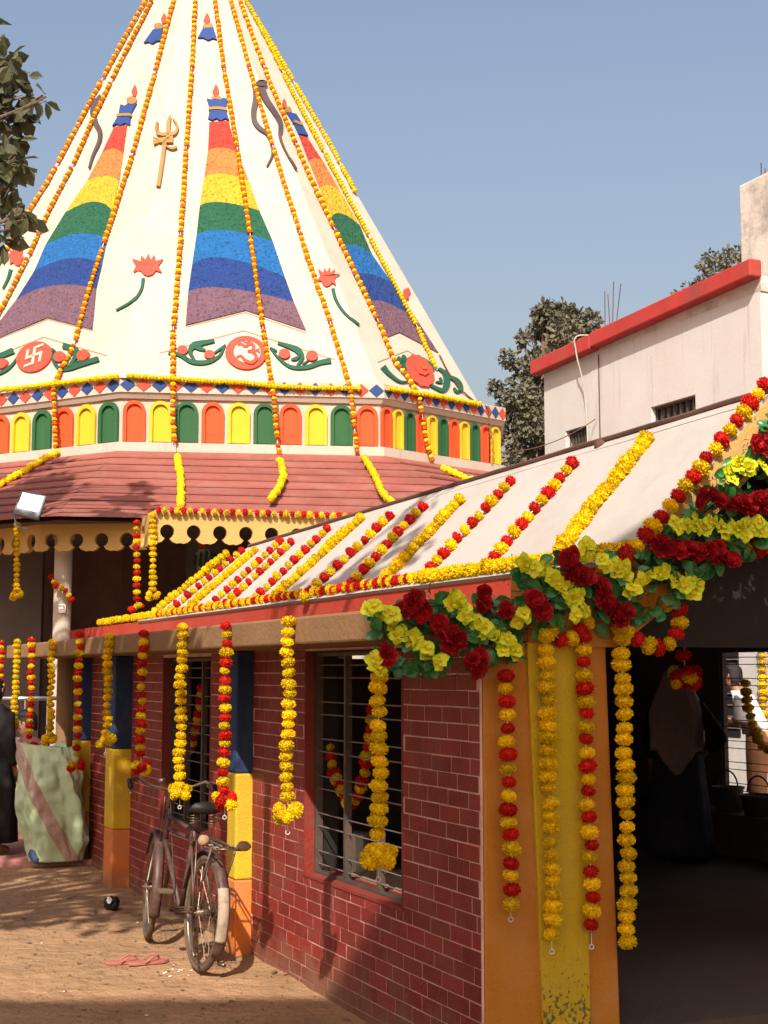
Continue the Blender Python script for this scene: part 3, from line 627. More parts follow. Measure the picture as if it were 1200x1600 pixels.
rainbow([((179, 200), (188, 198), (199, 197)), ((160, 241), (177, 233), (193, 241)), ((137, 284), (166, 276), (187, 284)), ((103, 333), (148, 316), (177, 331)), ((72, 384), (124, 366), (168, 374)), ((55, 424), (113, 404), (160, 414)), ((26, 470), (84, 447), (151, 452)), ((-28, 540), (75, 497), (145, 515))])
rainbow([((467, 213), (473, 214), (480, 217)), ((482, 252), (496, 249), (508, 260)), ((499, 294), (515, 291), (531, 301)), ((516, 341), (533, 335), (561, 353)), ((536, 386), (555, 384), (580, 398)), ((552, 431), (577, 429), (612, 444)), ((575, 473), (603, 474), (650, 500)), ((600, 529), (623, 520), (684, 552))])
def lamp(flame, pot, fringe, belt=None):
    x, y, w, h, tilt = flame
    relief('flame', [(x + tilt * h * 0.5, y - h), (x + w * 0.75, y - h * 0.4), (x + w, y + h * 0.2), (x + w * 0.4, y + h), (x - w * 0.4, y + h), (x - w, y + h * 0.2), (x - w * 0.5 + tilt * 2, y - h * 0.4)], 0.03, M['d_red'])
    relief('lamp_pot', ell(*pot), 0.025, M['gold'])
    relief('blue_fringe', fringe, 0.035, M['d_blue'])
    if belt: relief('gold_belt', rib(belt, 4, 2), 0.05, M['gold'])
lamp((337, 143, 5, 10, 0), (338, 156, 8, 6), [(323, 156), (330, 158), (336, 156), (343, 158), (349, 155), (355, 157), (352, 172), (358, 190), (351, 187), (345, 191), (338, 187), (331, 190), (325, 187), (328, 172)], [(326, 173), (340, 172), (354, 174)])
lamp((323, 31, 5, 9, 0), (325, 42, 8, 5), [(317, 46), (333, 45), (339, 64), (332, 62), (325, 65), (317, 61), (309, 61)])
lamp((211, 143, 4, 9, 0.3), (207, 158, 8, 6), [(190, 165), (197, 167), (203, 163), (209, 166), (215, 163), (205, 181), (204, 197), (197, 194), (190, 198), (184, 195), (177, 199), (187, 182)], [(185, 183), (196, 182), (207, 182)])
lamp((257, 30, 4, 8, 0.3), (249, 42, 7, 5), [(241, 48), (256, 46), (253, 65), (246, 66), (240, 70), (233, 67), (226, 69)])
lamp((443, 163, 3, 7, -0.2), (449, 173, 5, 5), [(447, 177), (453, 178), (461, 180), (468, 191), (480, 214), (472, 212), (466, 211), (459, 196)], [(457, 192), (464, 195), (470, 197)])
# trident
tr = [rib([(258, 218), (253, 255), (247, 294)], 6, 3), rib([(262, 222), (263, 196), (266, 184)], [6, 6, 3], 4), rib([(248, 193), (247, 205), (252, 213), (262, 212), (273, 211), (277, 200), (271, 189)], [2, 6, 2], 5), [(242, 216), (248, 219), (262, 217), (270, 215), (270, 226), (262, 226), (250, 226), (243, 229)], rib([(255, 226), (262, 233), (270, 235), (276, 232)], [2, 4], 3)]
for q in tr: relief('trident', q, 0.05, M['gold'])
for q, w in (([(398, 131), (400, 145), (399, 160), (396, 176), (398, 192), (406, 203), (417, 211), (424, 226), (425, 244), (417, 262)], [10, 7, 2]), ([(404, 132), (409, 145), (416, 160), (427, 176), (437, 194), (437, 213), (445, 236), (462, 267)], [10, 6, 1.5]), ([(161, 152), (150, 165), (147, 179), (151, 194), (157, 206), (157, 222), (147, 245), (141, 265)], [8, 7, 2])):
    relief('snake', rib(q, w, 5), 0.04, M['snake'])
relief('snake_hood', ell(408, 133, 7, 5), 0.05, M['snake'])
def lotus(cx, cy, s, stem, skew=1.0, rot=0):
    pet = [(-24, -14), (-17, -2), (-22, 8), (-12, 6), (-7, 12), (0, 15), (8, 12), (13, 6), (23, 9), (17, -2), (25, -13), (13, -10), (11, -20), (5, -12), (1, -22), (-4, -12), (-11, -19), (-12, -9)]
    relief('lotus', [(cx + s * (x * skew * math.cos(rot) - y * math.sin(rot)), cy + s * (x * skew * math.sin(rot) + y * math.cos(rot))) for x, y in pet], 0.03, M['d_red'])
    if stem: relief('lotus_stem', rib(stem, [5, 3], 5), 0.025, M['greenrel'])
lotus(231, 419, 0.95, [(224, 436), (220, 455), (207, 472), (183, 486)])
lotus(511, 437, 0.85, [(520, 452), (525, 470), (538, 490), (560, 509)], 0.8, 0.2)
lotus(27, 404, 0.9, [(18, 422), (14, 436), (6, 452)], 0.62, -0.3)
lotus(633, 463, 0.62, None, 0.36, 0.25)
# medallions
relief('medallion', ell(384, 553, 32, 26, 0.05, 32), 0.035, M['d_red']); relief('medallion_field', ell(386, 553, 21, 17, 0.05, 28), 0.045, M['cream'])
OM = [(rib([(371, 543), (376, 541), (383, 545), (390, 541), (396, 544), (394, 551), (387, 553)], [3, 5, 4], 5), 0), (rib([(387, 552), (396, 555), (400, 563), (393, 570), (383, 567), (376, 560), (369, 562)], [4, 5.5, 3], 5), 0), (rib([(395, 556), (400, 551), (405, 555)], [3, 3], 4), 0), (ell(403, 550, 2, 2, 0, 8), 0), (rib([(378, 536), (384, 539), (391, 536)], [1.5, 2, 1.5], 3), 0)]
for q, _ in OM: relief('om_sign', q, 0.058, M['d_red'])
relief('medallion', ell(55.5, 559, 29, 22, -0.5, 32), 0.035, M['d_red'])
def sk(pts): # skewed frame of the left medallion
    return [(56 + x * 0.86 + y * -0.16, 558 + y * 0.92 - x * 0.34) for x, y in pts]
for a, b in (((-2.2, -15), (2.2, 15)), ((-15, -2.2), (15, 2.2)), ((2.2, -15), (15, -11)), ((11, 2.2), (15, 15)), ((-15, 11), (-2.2, 15)), ((-15, -15), (-11, -2.2))):
    relief('swastika_sign', sk([(a[0], a[1]), (b[0], a[1]), (b[0], b[1]), (a[0], b[1])]), 0.05, M['cream'])
# scroll vines beside the medallions
VN = [([(263, 553), (280, 556), (300, 567), (325, 567), (343, 557), (352, 540)], [4, 7, 2]), ([(305, 566), (297, 551), (303, 541), (318, 537), (335, 534)], [3, 10, 5]), ([(303, 545), (312, 546), (321, 549)], [2, 7, 3]), ([(330, 556), (345, 546), (352, 540)], [2, 4, 2]), ([(296, 565), (287, 557)], [3, 3]),
      ([(422, 545), (436, 562), (455, 575), (480, 575), (500, 568), (517, 565)], [2, 6, 8]), ([(464, 573), (472, 560), (465, 549), (452, 543), (434, 537)], [3, 10, 4]), ([(470, 556), (462, 562), (455, 563)], [2, 6, 3]), ([(422, 545), (432, 550)], [3, 3]), ([(473, 571), (482, 564)], [3, 2]),
      ([(83, 549), (85, 565), (95, 577), (110, 577), (130, 570), (155, 562)], [3, 6, 8]), ([(108, 576), (119, 560), (120, 548), (100, 541)], [3, 8, 9]), ([(83, 546), (90, 552)], [3, 3]), ([(112, 574), (124, 566)], [3, 2]), ([(30, 558), (20, 572), (5, 583), (-15, 590)], [2, 5, 3]), ([(22, 549), (5, 556), (-12, 560)], [9, 8, 3]),
      ([(597, 574), (606, 585), (622, 597), (635, 598)], [8, 5, 2]), ([(655, 602), (640, 592), (634, 577), (625, 567), (618, 562)], [3, 8, 10]), ([(625, 570), (630, 562), (628, 556)], [3, 8, 2]), ([(657, 563), (668, 570), (676, 580)], [8, 7, 3]), ([(672, 604), (690, 611), (697, 600), (694, 585), (684, 577)], [4, 9, 4]), ([(680, 598), (688, 598), (686, 591)], [2, 4, 2]), ([(700, 590), (712, 596), (719, 608), (714, 614)], [5, 8, 3]), ([(708, 607), (712, 613), (720, 612)], [2, 5, 2])]
for q, w in VN: relief('vine_scroll', rib(q, w, 5), 0.03, M['greenrel'])
for e in ((285, 549, 8, 7), (327, 556, 8, 6.5), (444, 555, 9, 7.5), (487, 558, 9, 8), (95, 559, 9, 8, -0.5), (132, 557, 10, 8, -0.6), (5, 570, 10, 7, -0.5)): relief('rosette', ell(*e, **{'n': 20}) if len(e) == 4 else ell(e[0], e[1], e[2], e[3], e[4], 20), 0.04, M['d_red'])
relief('rose', ell(654, 581, 17, 27, -0.62, 24, 0.07), 0.04, M['d_red']); relief('rose_heart', ell(655, 577, 9, 14, -0.62, 16, 0.1), 0.065, M['d_red']); relief('rose_heart', ell(656, 576, 4, 7, -0.62, 12, 0.1), 0.085, M['niche_red'])
for q in ([(249, 552), (315, 534), (381, 517), (450, 539), (523, 562)], [(290, 511), (384, 488.5), (478, 520)], [(0, 554), (69, 527), (120, 542), (168, 556)], [(0, 529), (75, 499), (146, 517)], [(590, 566), (636, 548), (700, 585)]):
    relief('outline_groove', rib(q, 1.6, 1), 0.006, M['lineb'])

# ------------------------------------------------------------------ white building behind
RW = 9.0
def wpt(u, v): p = at_r(u, v, RW) - HO; return p.dot(HW), p.z
wa, za = wpt(1187, 440); wb_, zb_ = wpt(850, 590)
bld = thing('white_building', 'two storey whitewashed building with red parapet and barred windows', 'building', H(wa, RW, 0))
ZT = 6.72
w1a, zz1 = wpt(1017, 640); w1b, zz0 = wpt(1087, 640); _, zt1 = wpt(1087, 616); _, zb1 = wpt(1087, 652)
w2a, _ = wpt(884, 690); w2b, _ = wpt(917, 690); _, zt2 = wpt(917, 664); zb2 = zt2 - 0.75
zb1 = zt1 - 0.62
m = MB(); wins = [(w1b, w1a, zb1, zt1), (w2b, w2a, zb2, zt2)]
lo = min(zb1, zb2)
m.hbox(wa, wb_, RW, RW + 0.2, -0.1, lo); m.hbox(wa, wb_, RW, RW + 0.2, max(zt1, zt2), ZT)
m.hbox(wa, w1b, RW, RW + 0.2, lo, max(zt1, zt2)); m.hbox(w1a, w2b, RW, RW + 0.2, lo, max(zt1, zt2)); m.hbox(w2a, wb_, RW, RW + 0.2, lo, max(zt1, zt2))
for a, b, c, d in wins:
    if c > lo: m.hbox(a, b, RW, RW + 0.2, lo, c)
    if d < max(zt1, zt2): m.hbox(a, b, RW, RW + 0.2, d, max(zt1, zt2))
m.build('long_wall', M['wallwhite'], bld)
m = MB(); m.hbox(wa, wa + 0.2, RW + 0.2, RW + 7, -0.1, ZT); m.build('end_wall', M['wallwhite'], bld)
m = MB(); m.hbox(wb_ - 0.2, wb_, RW + 0.2, RW + 7, -0.1, ZT); m.hbox(wa + 0.2, wb_ - 0.2, RW + 6.8, RW + 7, -0.1, ZT); m.build('rear_wall', M['wallwhite'], bld)
m = MB(); m.hbox(wa - 0.02, wb_, RW + 0.0, RW + 7, ZT + 0.002, ZT + 0.12); m.build('roof_slab', M['concrete'], bld)
wj = wpt(938, 560)[0]
m = MB(); tl = lambda w_: 0.035 * (wb_ - w_)
for a, b, o in ((wa - 0.05, wj - 0.005, 0.0), (wj + 0.005, wb_ + 0.12, -0.02)):
    m.hexa([H(w_, r_, ZT - 0.02 + tl(w_) + o + (0 if k == 0 else 0.235)) for k in (0, 1) for w_, r_ in ((a, RW - 0.20), (a, RW), (b, RW), (b, RW - 0.20))])
m.hexa([H(w_, r_, z_) for z_ in (0, 1) for w_, r_, z_ in ((wa, RW + 0.003, ZT - 0.02 if z_ == 0 else ZT + tl(wa)), (wa, RW + 0.19, ZT - 0.02 if z_ == 0 else ZT + tl(wa)), (wb_, RW + 0.19, ZT - 0.02 if z_ == 0 else ZT), (wb_, RW + 0.003, ZT - 0.02 if z_ == 0 else ZT))]) if False else None
m2 = MB(); m2.prism([H(wa, RW + 0.004, ZT - 0.01), H(wb_, RW + 0.004, ZT - 0.01), H(wb_, RW + 0.004, ZT + 0.02), H(wa, RW + 0.004, ZT + 0.02 + tl(wa))], HR * 0.19); m2.build('wall_head', M['wallwhite'], bld)
m; m.build('parapet', M['redband'], bld, bevel=0.02)
for a, b, c, d in wins:
    m = MB(); m.hbox(a, b, RW + 0.12, RW + 0.14, c, d); f = m.build('window', M['glassdark'], bld)
    n = 7
    for i in range(n + 1):
        m = MB(); x = a + (b - a) * i / n; m.hbox(x - 0.012, x + 0.012, RW + 0.08, RW + 0.10, c, d); m.build('bar', M['metal'], f)
    m = MB(); m.hbox(a, b, RW + 0.07, RW + 0.118, c, c + 0.03); m.hbox(a, b, RW + 0.07, RW + 0.118, d - 0.03, d); m.build('frame', M['metal'], f)
    m = MB(); m.hbox(a - 0.08, b + 0.08, RW - 0.02, RW + 0.0, c - 0.09, c - 0.03); m.build('sill', M['wallwhite'], bld)
m = MB(); xj = wpt(938, 600)[0]; m.tube([H(xj, RW - 0.02, 0.1), H(xj, RW - 0.02, 4.2), H(xj + 0.01, RW - 0.02, ZT - 0.05)], 0.010, 5); m.build('drain_strip', M['rust'], bld)
m = MB(); xp = wpt(920, 600)[0]; m.tube(bez([H(xp, RW - 0.04, 1.0), H(xp, RW - 0.04, 5.5), H(xp, RW - 0.22, ZT + 0.0), H(xp - 0.01, RW - 0.25, ZT + 0.25), H(xp - 0.1, RW - 0.1, ZT + 0.3), H(xp - 0.4, RW + 0.2, ZT + 0.2)], 6), 0.012, 6); m.build('white_pipe', M['pvc'], bld)
# concrete stub column on the roof, rebar
c0 = at_r(1166, 400, RW + 0.5); c1 = at_r(1166, 290, RW + 0.5)
pw = (c0 - HO).dot(HW)
m = MB(); m.hbox(pw - 0.9, pw, RW + 0.4, RW + 1.0, ZT + 0.12, c1.z); sc_ = m.build('roof_column', M['concrete'], bld, bevel=0.03)
for du, hgt in ((0.12, 0.33), (0.2, 0.22), (0.7, 0.3)):
    m = MB(); m.tube([H(pw - du, RW + 0.7, c1.z - 0.1), H(pw - du - 0.01, RW + 0.7, c1.z + hgt)], 0.009, 5); m.build('rebar', M['rust'], sc_)
for u, top, ln in ((945, 455, 0), (951, 460, -3), (958, 440, 2), (967, 443, 8)):
    a = at_r(u - ln, 505, RW + 0.5); b = at_r(u + ln * 0.4, top, RW + 0.5); m = MB(); m.tube([a - Z * 0.3, b], 0.008, 5); m.build('rebar', M['rust'], bld)
# light bulb cable between the spire and the white building
a = at_r(930, 655, RW - 0.03); b = V((1.75, 21.0, 5.0))
m = MB(); m.tube([a.lerp(b, t) - Z * (0.5 * t * (1 - t)) for t in [i / 12 for i in range(13)]], 0.008, 5)
tag(m.build('cable', M['rust']), 'thin dark cable strung between spire band and white building', 'cable')
# metal chain hanging down the spire corner and its band
pts = [hit(685, 556, 0.03), hit(700, 585, 0.03), hit(720, 612, 0.03), hit(738, 628, 0.03), at_z(757, 640, 5.6) + V((0.05, -0.12, 0)), at_z(758, 665, 5.3) + V((0.05, -0.12, 0)), at_z(763, 733, 4.75) + V((0, -0.15, 0))]
pts = [p for p in pts if p is not None]
m = MB(); path = bez(pts, 14)
for i, p in enumerate(path[:-1]):
    d = (path[i + 1] - p); q = d.orthogonal().normalized(); q = q if i % 2 else d.cross(q).normalized(); m.tube([p, p + d * 0.5 + q * 0.012, p + d], 0.012, 4)
tag(m.build('chain', M['rust']), 'dark metal chain hanging over the right corner of the diamond band', 'chain')

# plastered house with red bricks on the far side of the hall, seen through the inner window
hs = thing('plastered_house', 'white plastered house with red painted bricks seen through the inner window', 'house', H(8, 8.2, 0))
m = MB(); m.hbox(3.0, 11.5, 8.2, 8.4, -0.1, 2.5); m.build('plaster_wall', M['wallwhite'], hs)
for rows_ in range(26):
    for i in range(9):
        w_ = 8.16 - i * 0.235 + (0.0 if rows_ % 2 else -0.06)
        m = MB(); m.hbox(w_ - 0.22, w_, 8.185, 8.2, 0.2 + rows_ * 0.085, 0.2 + rows_ * 0.085 + 0.072); m.build('brick', M['redbrick'], hs)
m = MB(); m.hbox(8.72, 9.3, 8.188, 8.2, 0.95, 2.0); wf = m.build('window', M['glassdark'], hs)
for i in range(7):
    m = MB(); m.hbox(8.72, 9.3, 8.17, 8.186, 1.05 + i * 0.14, 1.065 + i * 0.14); m.build('bar', M['rod'], wf)

# unseen blocks on posts behind the viewer, added to shade the hall front
oh = thing('shade_blocker', 'unseen stucco blocks on tall posts behind the viewer, added to shade the hall front', 'house', (0, -3, 0))
m = MB(); m.box((1.75, -3.2, 8.55), 6.4, 2.4, 3.92); m.build('tall_block', M['stuccoplain'], oh)
m = MB(); m.box((-4.452, -3.2, 7.8), 6.0, 2.4, 2.55); m.build('low_block', M['stuccoplain'], oh)
for x in (-7.2, -4.4, -1.6, 1.7, 4.8):  # posts leave the added blocks open below for bounced ground light
    for y in (-4.2, -2.2): m = MB(); m.box((x, y, 3.3), 0.25, 0.25, 6.9); m.build('post', M['stuccoplain'], oh)
for x in (-6, -4, 0.5, 1.7): m = MB(); m.box((x, -1.988, 8.0), 0.8, 0.02, 1.0); m.build('window', M['glassdark'], oh)

# ------------------------------------------------------------------ trees
def leaf_shape(L, wd):
    """pointed leaf folded along the middle, base at origin, along +x"""
    return ([(0, 0, 0), (L * 0.3, wd * 0.42, L * 0.06), (L * 0.65, wd * 0.5, L * 0.03), (L, 0, -L * 0.12), (L * 0.65, -wd * 0.5, L * 0.03), (L * 0.3, -wd * 0.42, L * 0.06), (L * 0.35, 0, -L * 0.02), (L * 0.68, 0, -L * 0.05)],
            [(0, 1, 6), (1, 2, 7, 6), (2, 3, 7), (3, 4, 7), (4, 5, 6, 7), (5, 0, 6)])
def rnd_dir(down=0.0):
    while True:
        d = V((random.uniform(-1, 1), random.uniform(-1, 1), random.uniform(-1, 1)))
        if 0.1 < d.length < 1: d.normalize(); d.z -= down; return d.normalized()
def leaf_matrix(p, d, s=1.0):
    x = d; y = x.orthogonal().normalized(); y = Matrix.Rotation(random.uniform(0, 6.28), 3, x) @ y; z = x.cross(y)
    return Matrix.Translation(p) @ Matrix((x, y, z)).transposed().to_4x4() @ Matrix.Scale(s, 4)
def tree(name, label, base, h, clumps, leaf, per, mt, group=None, down=0.4, wd=0.55, singles=0, trunk_r=0.18, spread=0.6):
    base = V(base); root = thing(name, label, 'tree', base, group)
    m = MB(); top = base + Z * h
    m.tube([base - Z * 0.2, base + V((0.05, 0, h * 0.35)), base + V((-0.05, 0.05, h * 0.7)), top], [trunk_r * 1.3, trunk_r, trunk_r * 0.7, trunk_r * 0.25], 9); m.build('trunk', M['bark'], root, smooth=True)
    m = MB()
    for c, r in clumps:
        c = V(c); st = base + Z * min(h * 0.95, max(h * 0.3, c.z - base.z - (V((c.x, c.y, 0)) - V((base.x, base.y, 0))).length * 0.7))
        mid = st.lerp(c, 0.55) + Z * (0.12 * (c - st).length) + rnd_dir() * 0.1 * r
        L = (c - st).length; m.tube(bez([st, mid, c], 4), [trunk_r * 0.35 * (1 - 0.75 * i / 8) for i in range(9)], 5)
        for _ in range(5): m.tube([c.lerp(mid, random.uniform(0, 0.3)), c + rnd_dir() * r * 0.8], trunk_r * 0.05, 4)
    m.build('limb', M['bark'], root)
    cand = []
    for c, r in clumps:
        c = V(c)
        for _ in range(int(per * (r / spread) ** 1.6)):
            d = rnd_dir(); p = c + d * r * random.uniform(0.25, 1.0) ** 0.6
            dd = (d * 0.6 + rnd_dir() * 0.8 - Z * down).normalized(); cand.append(leaf_matrix(p, dd, leaf * random.uniform(0.6, 1.25)))
    sv, sf = leaf_shape(1.0, wd)
    if singles:
        def key(mm):
            u, v = proj(mm.translation); return not (-5 < u < 1205 and -5 < v < 1605)
        cand.sort(key=key); lm = MB().add(sv, sf).mesh('leaf', mt)
        for mm in cand[:singles]: link('leaf', lm, root, mm)
        cand = cand[singles:]
    m = MB()
    for mm in cand: m.add([mm @ V(p) for p in sv], sf)
    if m.v: tag(m.build('crown', mt, root), kind='stuff')
    return root
# broad leaved tree at the left edge
Yt = 13.0
cl = []
for u, v, r in ((12, 105, 24), (22, 95, 16), (42, 118, 16), (30, 150, 22), (58, 148, 12), (72, 155, 9), (8, 175, 28), (30, 195, 22), (12, 225, 28), (30, 250, 14), (5, 265, 26), (22, 290, 14), (3, 310, 18), (36, 335, 14), (15, 345, 20), (40, 350, 12), (2, 375, 18), (5, 60, 10)):
    cl.append((at_y(u - 5, v, Yt + random.uniform(-0.5, 0.5)), r * Yt / FPX))
for _ in range(34): cl.append((V((random.uniform(-6.8, -4.75), Yt + random.uniform(-1.3, 1.3), random.uniform(6.1, 9.0))), random.uniform(0.3, 0.55)))
tree('broadleaf_tree', 'large leaved dusty tree at the left edge beside the spire', (-5.6, 13.2, 0), 7.6, cl, 0.19, 85, M['foliage'], down=0.55, wd=0.62, singles=290, spread=0.3, trunk_r=0.10)
# trees behind the white building
def crown_px(lst, y, jit=1.2):
    return [(at_y(u, v, y + random.uniform(-jit, jit)), 1.2 * r * y / FPX) for u, v, r in lst]
Y2 = 34.0
t2 = []
for _ in range(46):
    v = random.uniform(490, 800); t = (v - 470) / 330
    u = random.uniform(790 + 40 * (1 - t) ** 2 * 1.6, 905 + 30 * t); t2.append((u, v, random.uniform(13, 24)))
t2 += [(850, 490, 16), (880, 495, 20), (905, 500, 16), (925, 500, 12), (835, 520, 12), (818, 530, 9), (795, 560, 12), (775, 605, 10), (790, 640, 14), (778, 680, 12), (800, 720, 16), (865, 515, 18), (840, 560, 18)]
tree('shade_tree', 'brownish dusty tree between the spire and the white building', at_y(850, 1049, Y2) * 1.0 - Z * 1.75, 7.6, crown_px(t2, Y2), 0.15, 215, M['foliage_far'], down=0.35, spread=0.3, trunk_r=0.22)
Y3 = 42.0
t3 = [(u, v + 13, r * 0.85) for u, v, r in [(1100, 400, 12), (1110, 390, 12), (1125, 395, 14), (1140, 385, 12), (1155, 385, 14), (1165, 395, 12), (1120, 415, 16), (1145, 415, 18), (1170, 420, 16), (1095, 430, 12), (1075, 437, 8), (1060, 448, 6), (1110, 440, 16), (1140, 450, 20), (1170, 460, 20), (1190, 440, 20)]]
tree('distant_tree', 'sparse distant tree topping out above the red parapet', at_y(1140, 1049, Y3) - Z * 1.75, 11.5, crown_px(t3, Y3), 0.15, 120, M['foliage_far'], down=0.3, spread=0.32, trunk_r=0.2)
# tree behind the viewer that dapples the ground on the left
t4 = [(V((random.uniform(-5.6, -2.55), random.uniform(4.4, 6.4), random.uniform(4.6, 5.6))), random.uniform(0.25, 0.5)) for _ in range(24)] + [(V((random.uniform(-5.6, -3.5), random.uniform(6.4, 8.6), random.uniform(4.6, 5.8))), random.uniform(0.3, 0.5)) for _ in range(16)] + [(V((-1.95 - 0.47 * (y_ - 5.4) + random.uniform(-0.3, 0.3), y_, random.uniform(4.5, 5.5))), random.uniform(0.35, 0.5)) for y_ in [5.5 + 0.19 * q for q in range(20)]] + [(V((x_, y_, z_)), 0.26) for x_, y_, z_ in ((-0.9, 5.0, 7.2), (-0.55, 5.3, 7.6), (-1.3, 5.2, 7.4), (-0.7, 4.7, 6.9), (-1.7, 5.6, 7.2))]
tree('yard_tree', 'leafy yard tree standing left of the viewer', (-5.2, 5.2, 0), 5.2, t4, 0.2, 60, M['foliage'], spread=0.45)

# ------------------------------------------------------------------ flowers and garlands
def marigold_mesh(name, mt, seed, petals=230, core=0.86, fl=0.76, loose=0.12):
    rs = random.Random(seed); m = MB(); m.ball((0, 0, 0), core, core, core * fl, 9, 6)
    for i in range(petals):
        zc = 1 - 2 * (i + 0.5) / petals; a = i * 2.39996 + rs.uniform(-0.2, 0.2); q = math.sqrt(1 - zc * zc)
        d = V((q * math.cos(a), q * math.sin(a), zc)); t = V((-math.sin(a), math.cos(a), 0)); b = d.cross(t)
        w = rs.uniform(0.07, 0.125); tw = rs.uniform(0, 3.14); s1 = t * math.cos(tw) + b * math.sin(tw)
        sc = lambda p: V((p.x, p.y, p.z * fl))
        tip = d * rs.uniform(0.95, 1.02 + loose) + (t * rs.uniform(-1, 1) + b * rs.uniform(-1, 1)) * 0.16
        m.add([sc(d * 0.62 - s1 * w * 0.7), sc(d * 0.62 + s1 * w * 0.7), sc(tip + s1 * w), sc(tip + d * 0.05), sc(tip - s1 * w)], [(0, 1, 2, 3), (0, 3, 4)])
    return m.mesh(name, mt)
MG = {c: [marigold_mesh('marigold', M['f_' + n], 10 * i + k, loose=0.04 + 0.03 * i) for i in range(3)] for k, (c, n) in enumerate((('y', 'yellow'), ('r', 'red'), ('o', 'orange')))}
SMALLBALL = {}
def small_ball(seed):
    m = MB(); m.ball((0, 0, 0), 1, 1, 0.8, 8, 5); rs = random.Random(seed)
    return [V(p) * rs.uniform(0.86, 1.16) for p in m.v], m.f
SB = [small_ball(i) for i in range(4)]
def axis_matrix(p, d, s, roll=None):
    z = d.normalized(); x = z.orthogonal().normalized(); x = Matrix.Rotation(random.uniform(0, 6.28), 3, z) @ x; y = z.cross(x)
    return Matrix.Translation(p) @ Matrix((x, y, z)).transposed().to_4x4() @ Matrix.Scale(s, 4)
def resample(pts, step):
    out = []; acc = 0.0; pts = [V(p) for p in pts]; nxt = step * 0.5
    for a, b in zip(pts, pts[1:]):
        L = (b - a).length
        while nxt <= acc + L and L > 0:
            t = (nxt - acc) / L; out.append((a.lerp(b, t), (b - a) / L)); nxt += step
        acc += L
    return out
GN = [0]
def garland(pts, pattern, label, dia=0.068, pitch=0.053, group=None, tassel=None, jitter=0.004, string=True, curl=False, ends=True):
    """flowers on a string; pts world points, pattern like 'y' or 'ry'"""
    pts = [V(p) for p in pts]
    g = thing('garland', label, 'garland', pts[0], group)
    if string:
        m = MB(); m.tube(pts, 0.003, 4); m.build('string', M['string'], g)
    for i, (p, d) in enumerate(resample(pts, pitch)):
        c = pattern[i % len(pattern)]
        d2 = (d + rnd_dir() * 0.22).normalized()
        o = link('marigold', random.choice(MG[c]), g, axis_matrix(p + rnd_dir() * jitter * 1.3, d2, dia / 2 * random.uniform(0.84, 1.13)))
    if tassel:
        e = pts[-1]
        for i in range(tassel):
            a = 6.28 * i / tassel + random.uniform(0, 1); c = pattern[i % len(pattern)]
            off = V((math.cos(a) * dia * 0.62, math.sin(a) * dia * 0.5, -dia * 0.35 * (1 + (i % 3) * 0.75)))
            link('marigold', random.choice(MG[c]), g, axis_matrix(e + off, rnd_dir(), dia / 2 * random.uniform(0.95, 1.15)))
    if ends:
        e = pts[-1] - Z * (dia * (1.5 if tassel else 0.5)); m = MB(); m.torus(e - Z * 0.03, 0.010, 0.0025, V((1, 0, 0)), Z, 10, 4); m.tube([e + Z * 0.03, e - Z * 0.02], 0.002, 4); m.build('loop', M['string'], g)
    return g
def far_garland(pts, pattern, label, dia, pitch, group=None, gaps=0):
    """small distant strings: each colour joined"""
    g = thing('garland', label, 'garland', pts[0], group); per = {}
    q = resample(pts, pitch)
    for i, (p, d) in enumerate(q):
        if gaps and (i % gaps) == gaps - 1: continue
        c = pattern[i % len(pattern)]; mb = per.setdefault(c, MB()); sv, sf = random.choice(SB); mm = axis_matrix(p + rnd_dir() * dia * 0.06, d, dia / 2 * random.uniform(0.9, 1.12)); mb.add([mm @ V(k) for k in sv], sf)
    nm = {'y': 'yellow_flowers', 'r': 'red_flowers', 'o': 'orange_flowers'}
    for c, mb in per.items(): tag(mb.build(nm[c], M['f_' + {'y': 'yellow', 'r': 'red', 'o': 'orange'}[c]], g), kind='stuff')
    m = MB(); m.tube(pts, 0.006, 4); m.build('string', M['string'], g)
    return g
# --- strings hanging from the ledge of the hall
RL = -0.535
def hang(u, v0, v1, r=RL, sway=0.009):
    a = at_r(u, v0, r); u1, _ = u, v1
    b = V((a.x, a.y, at_r(u, v1, r).z)); n = 9
    return [a.lerp(b, i / n) + V((random.uniform(-sway, sway), random.uniform(-sway, sway), 0)) * (i > 0) for i in range(n + 1)]
GL = 'garlands hanging from the hall ledge'
LEDGE = [(3, 1000, 1083, 'ry', 0, 'red and yellow garland at the far left end of the tan ledge'),
         (27, 998, 1146, 'y', 0, 'thin yellow garland near the far end of the ledge, beside the black clothed person'),
         (50, 995, 1160, 'ry', 5, 'red and yellow garland hanging over the head of the crouched person'),
         (82, 998, 1150, 'y', 5, 'yellow garland hanging directly above the green sack'),
         (125, 987, 1190, 'ry', 5, 'red and yellow garland just right of the green sack, before the end pilaster'),
         (170, 990, 1150, 'y', 5, 'yellow garland in front of the far navy and yellow pilaster'),
         (224, 985, 1190, 'ry', 6, 'red and yellow garland left of the far barred window'),
         (285, 974, 1228, 'y', 6, 'yellow garland over the bicycle handlebar and the far window'),
         (353, 971, 1240, 'ry', 6, 'bright red and yellow garland above the bicycle saddle, beside the near pilaster'),
         (451, 964, 1258, 'y', 7, 'long yellow garland left of the near barred window'),
         (592, 1048, 1322, 'y', 9, 'thick yellow garland hanging below the flower swag, over the near window')]
for u, v0, v1, pat, ts, lb in LEDGE:
    big = 1.0 if u < 500 else 1.05
    garland(hang(u, v0, v1), pat, lb, dia=0.067 * big, pitch=0.050, group=GL, tassel=ts)
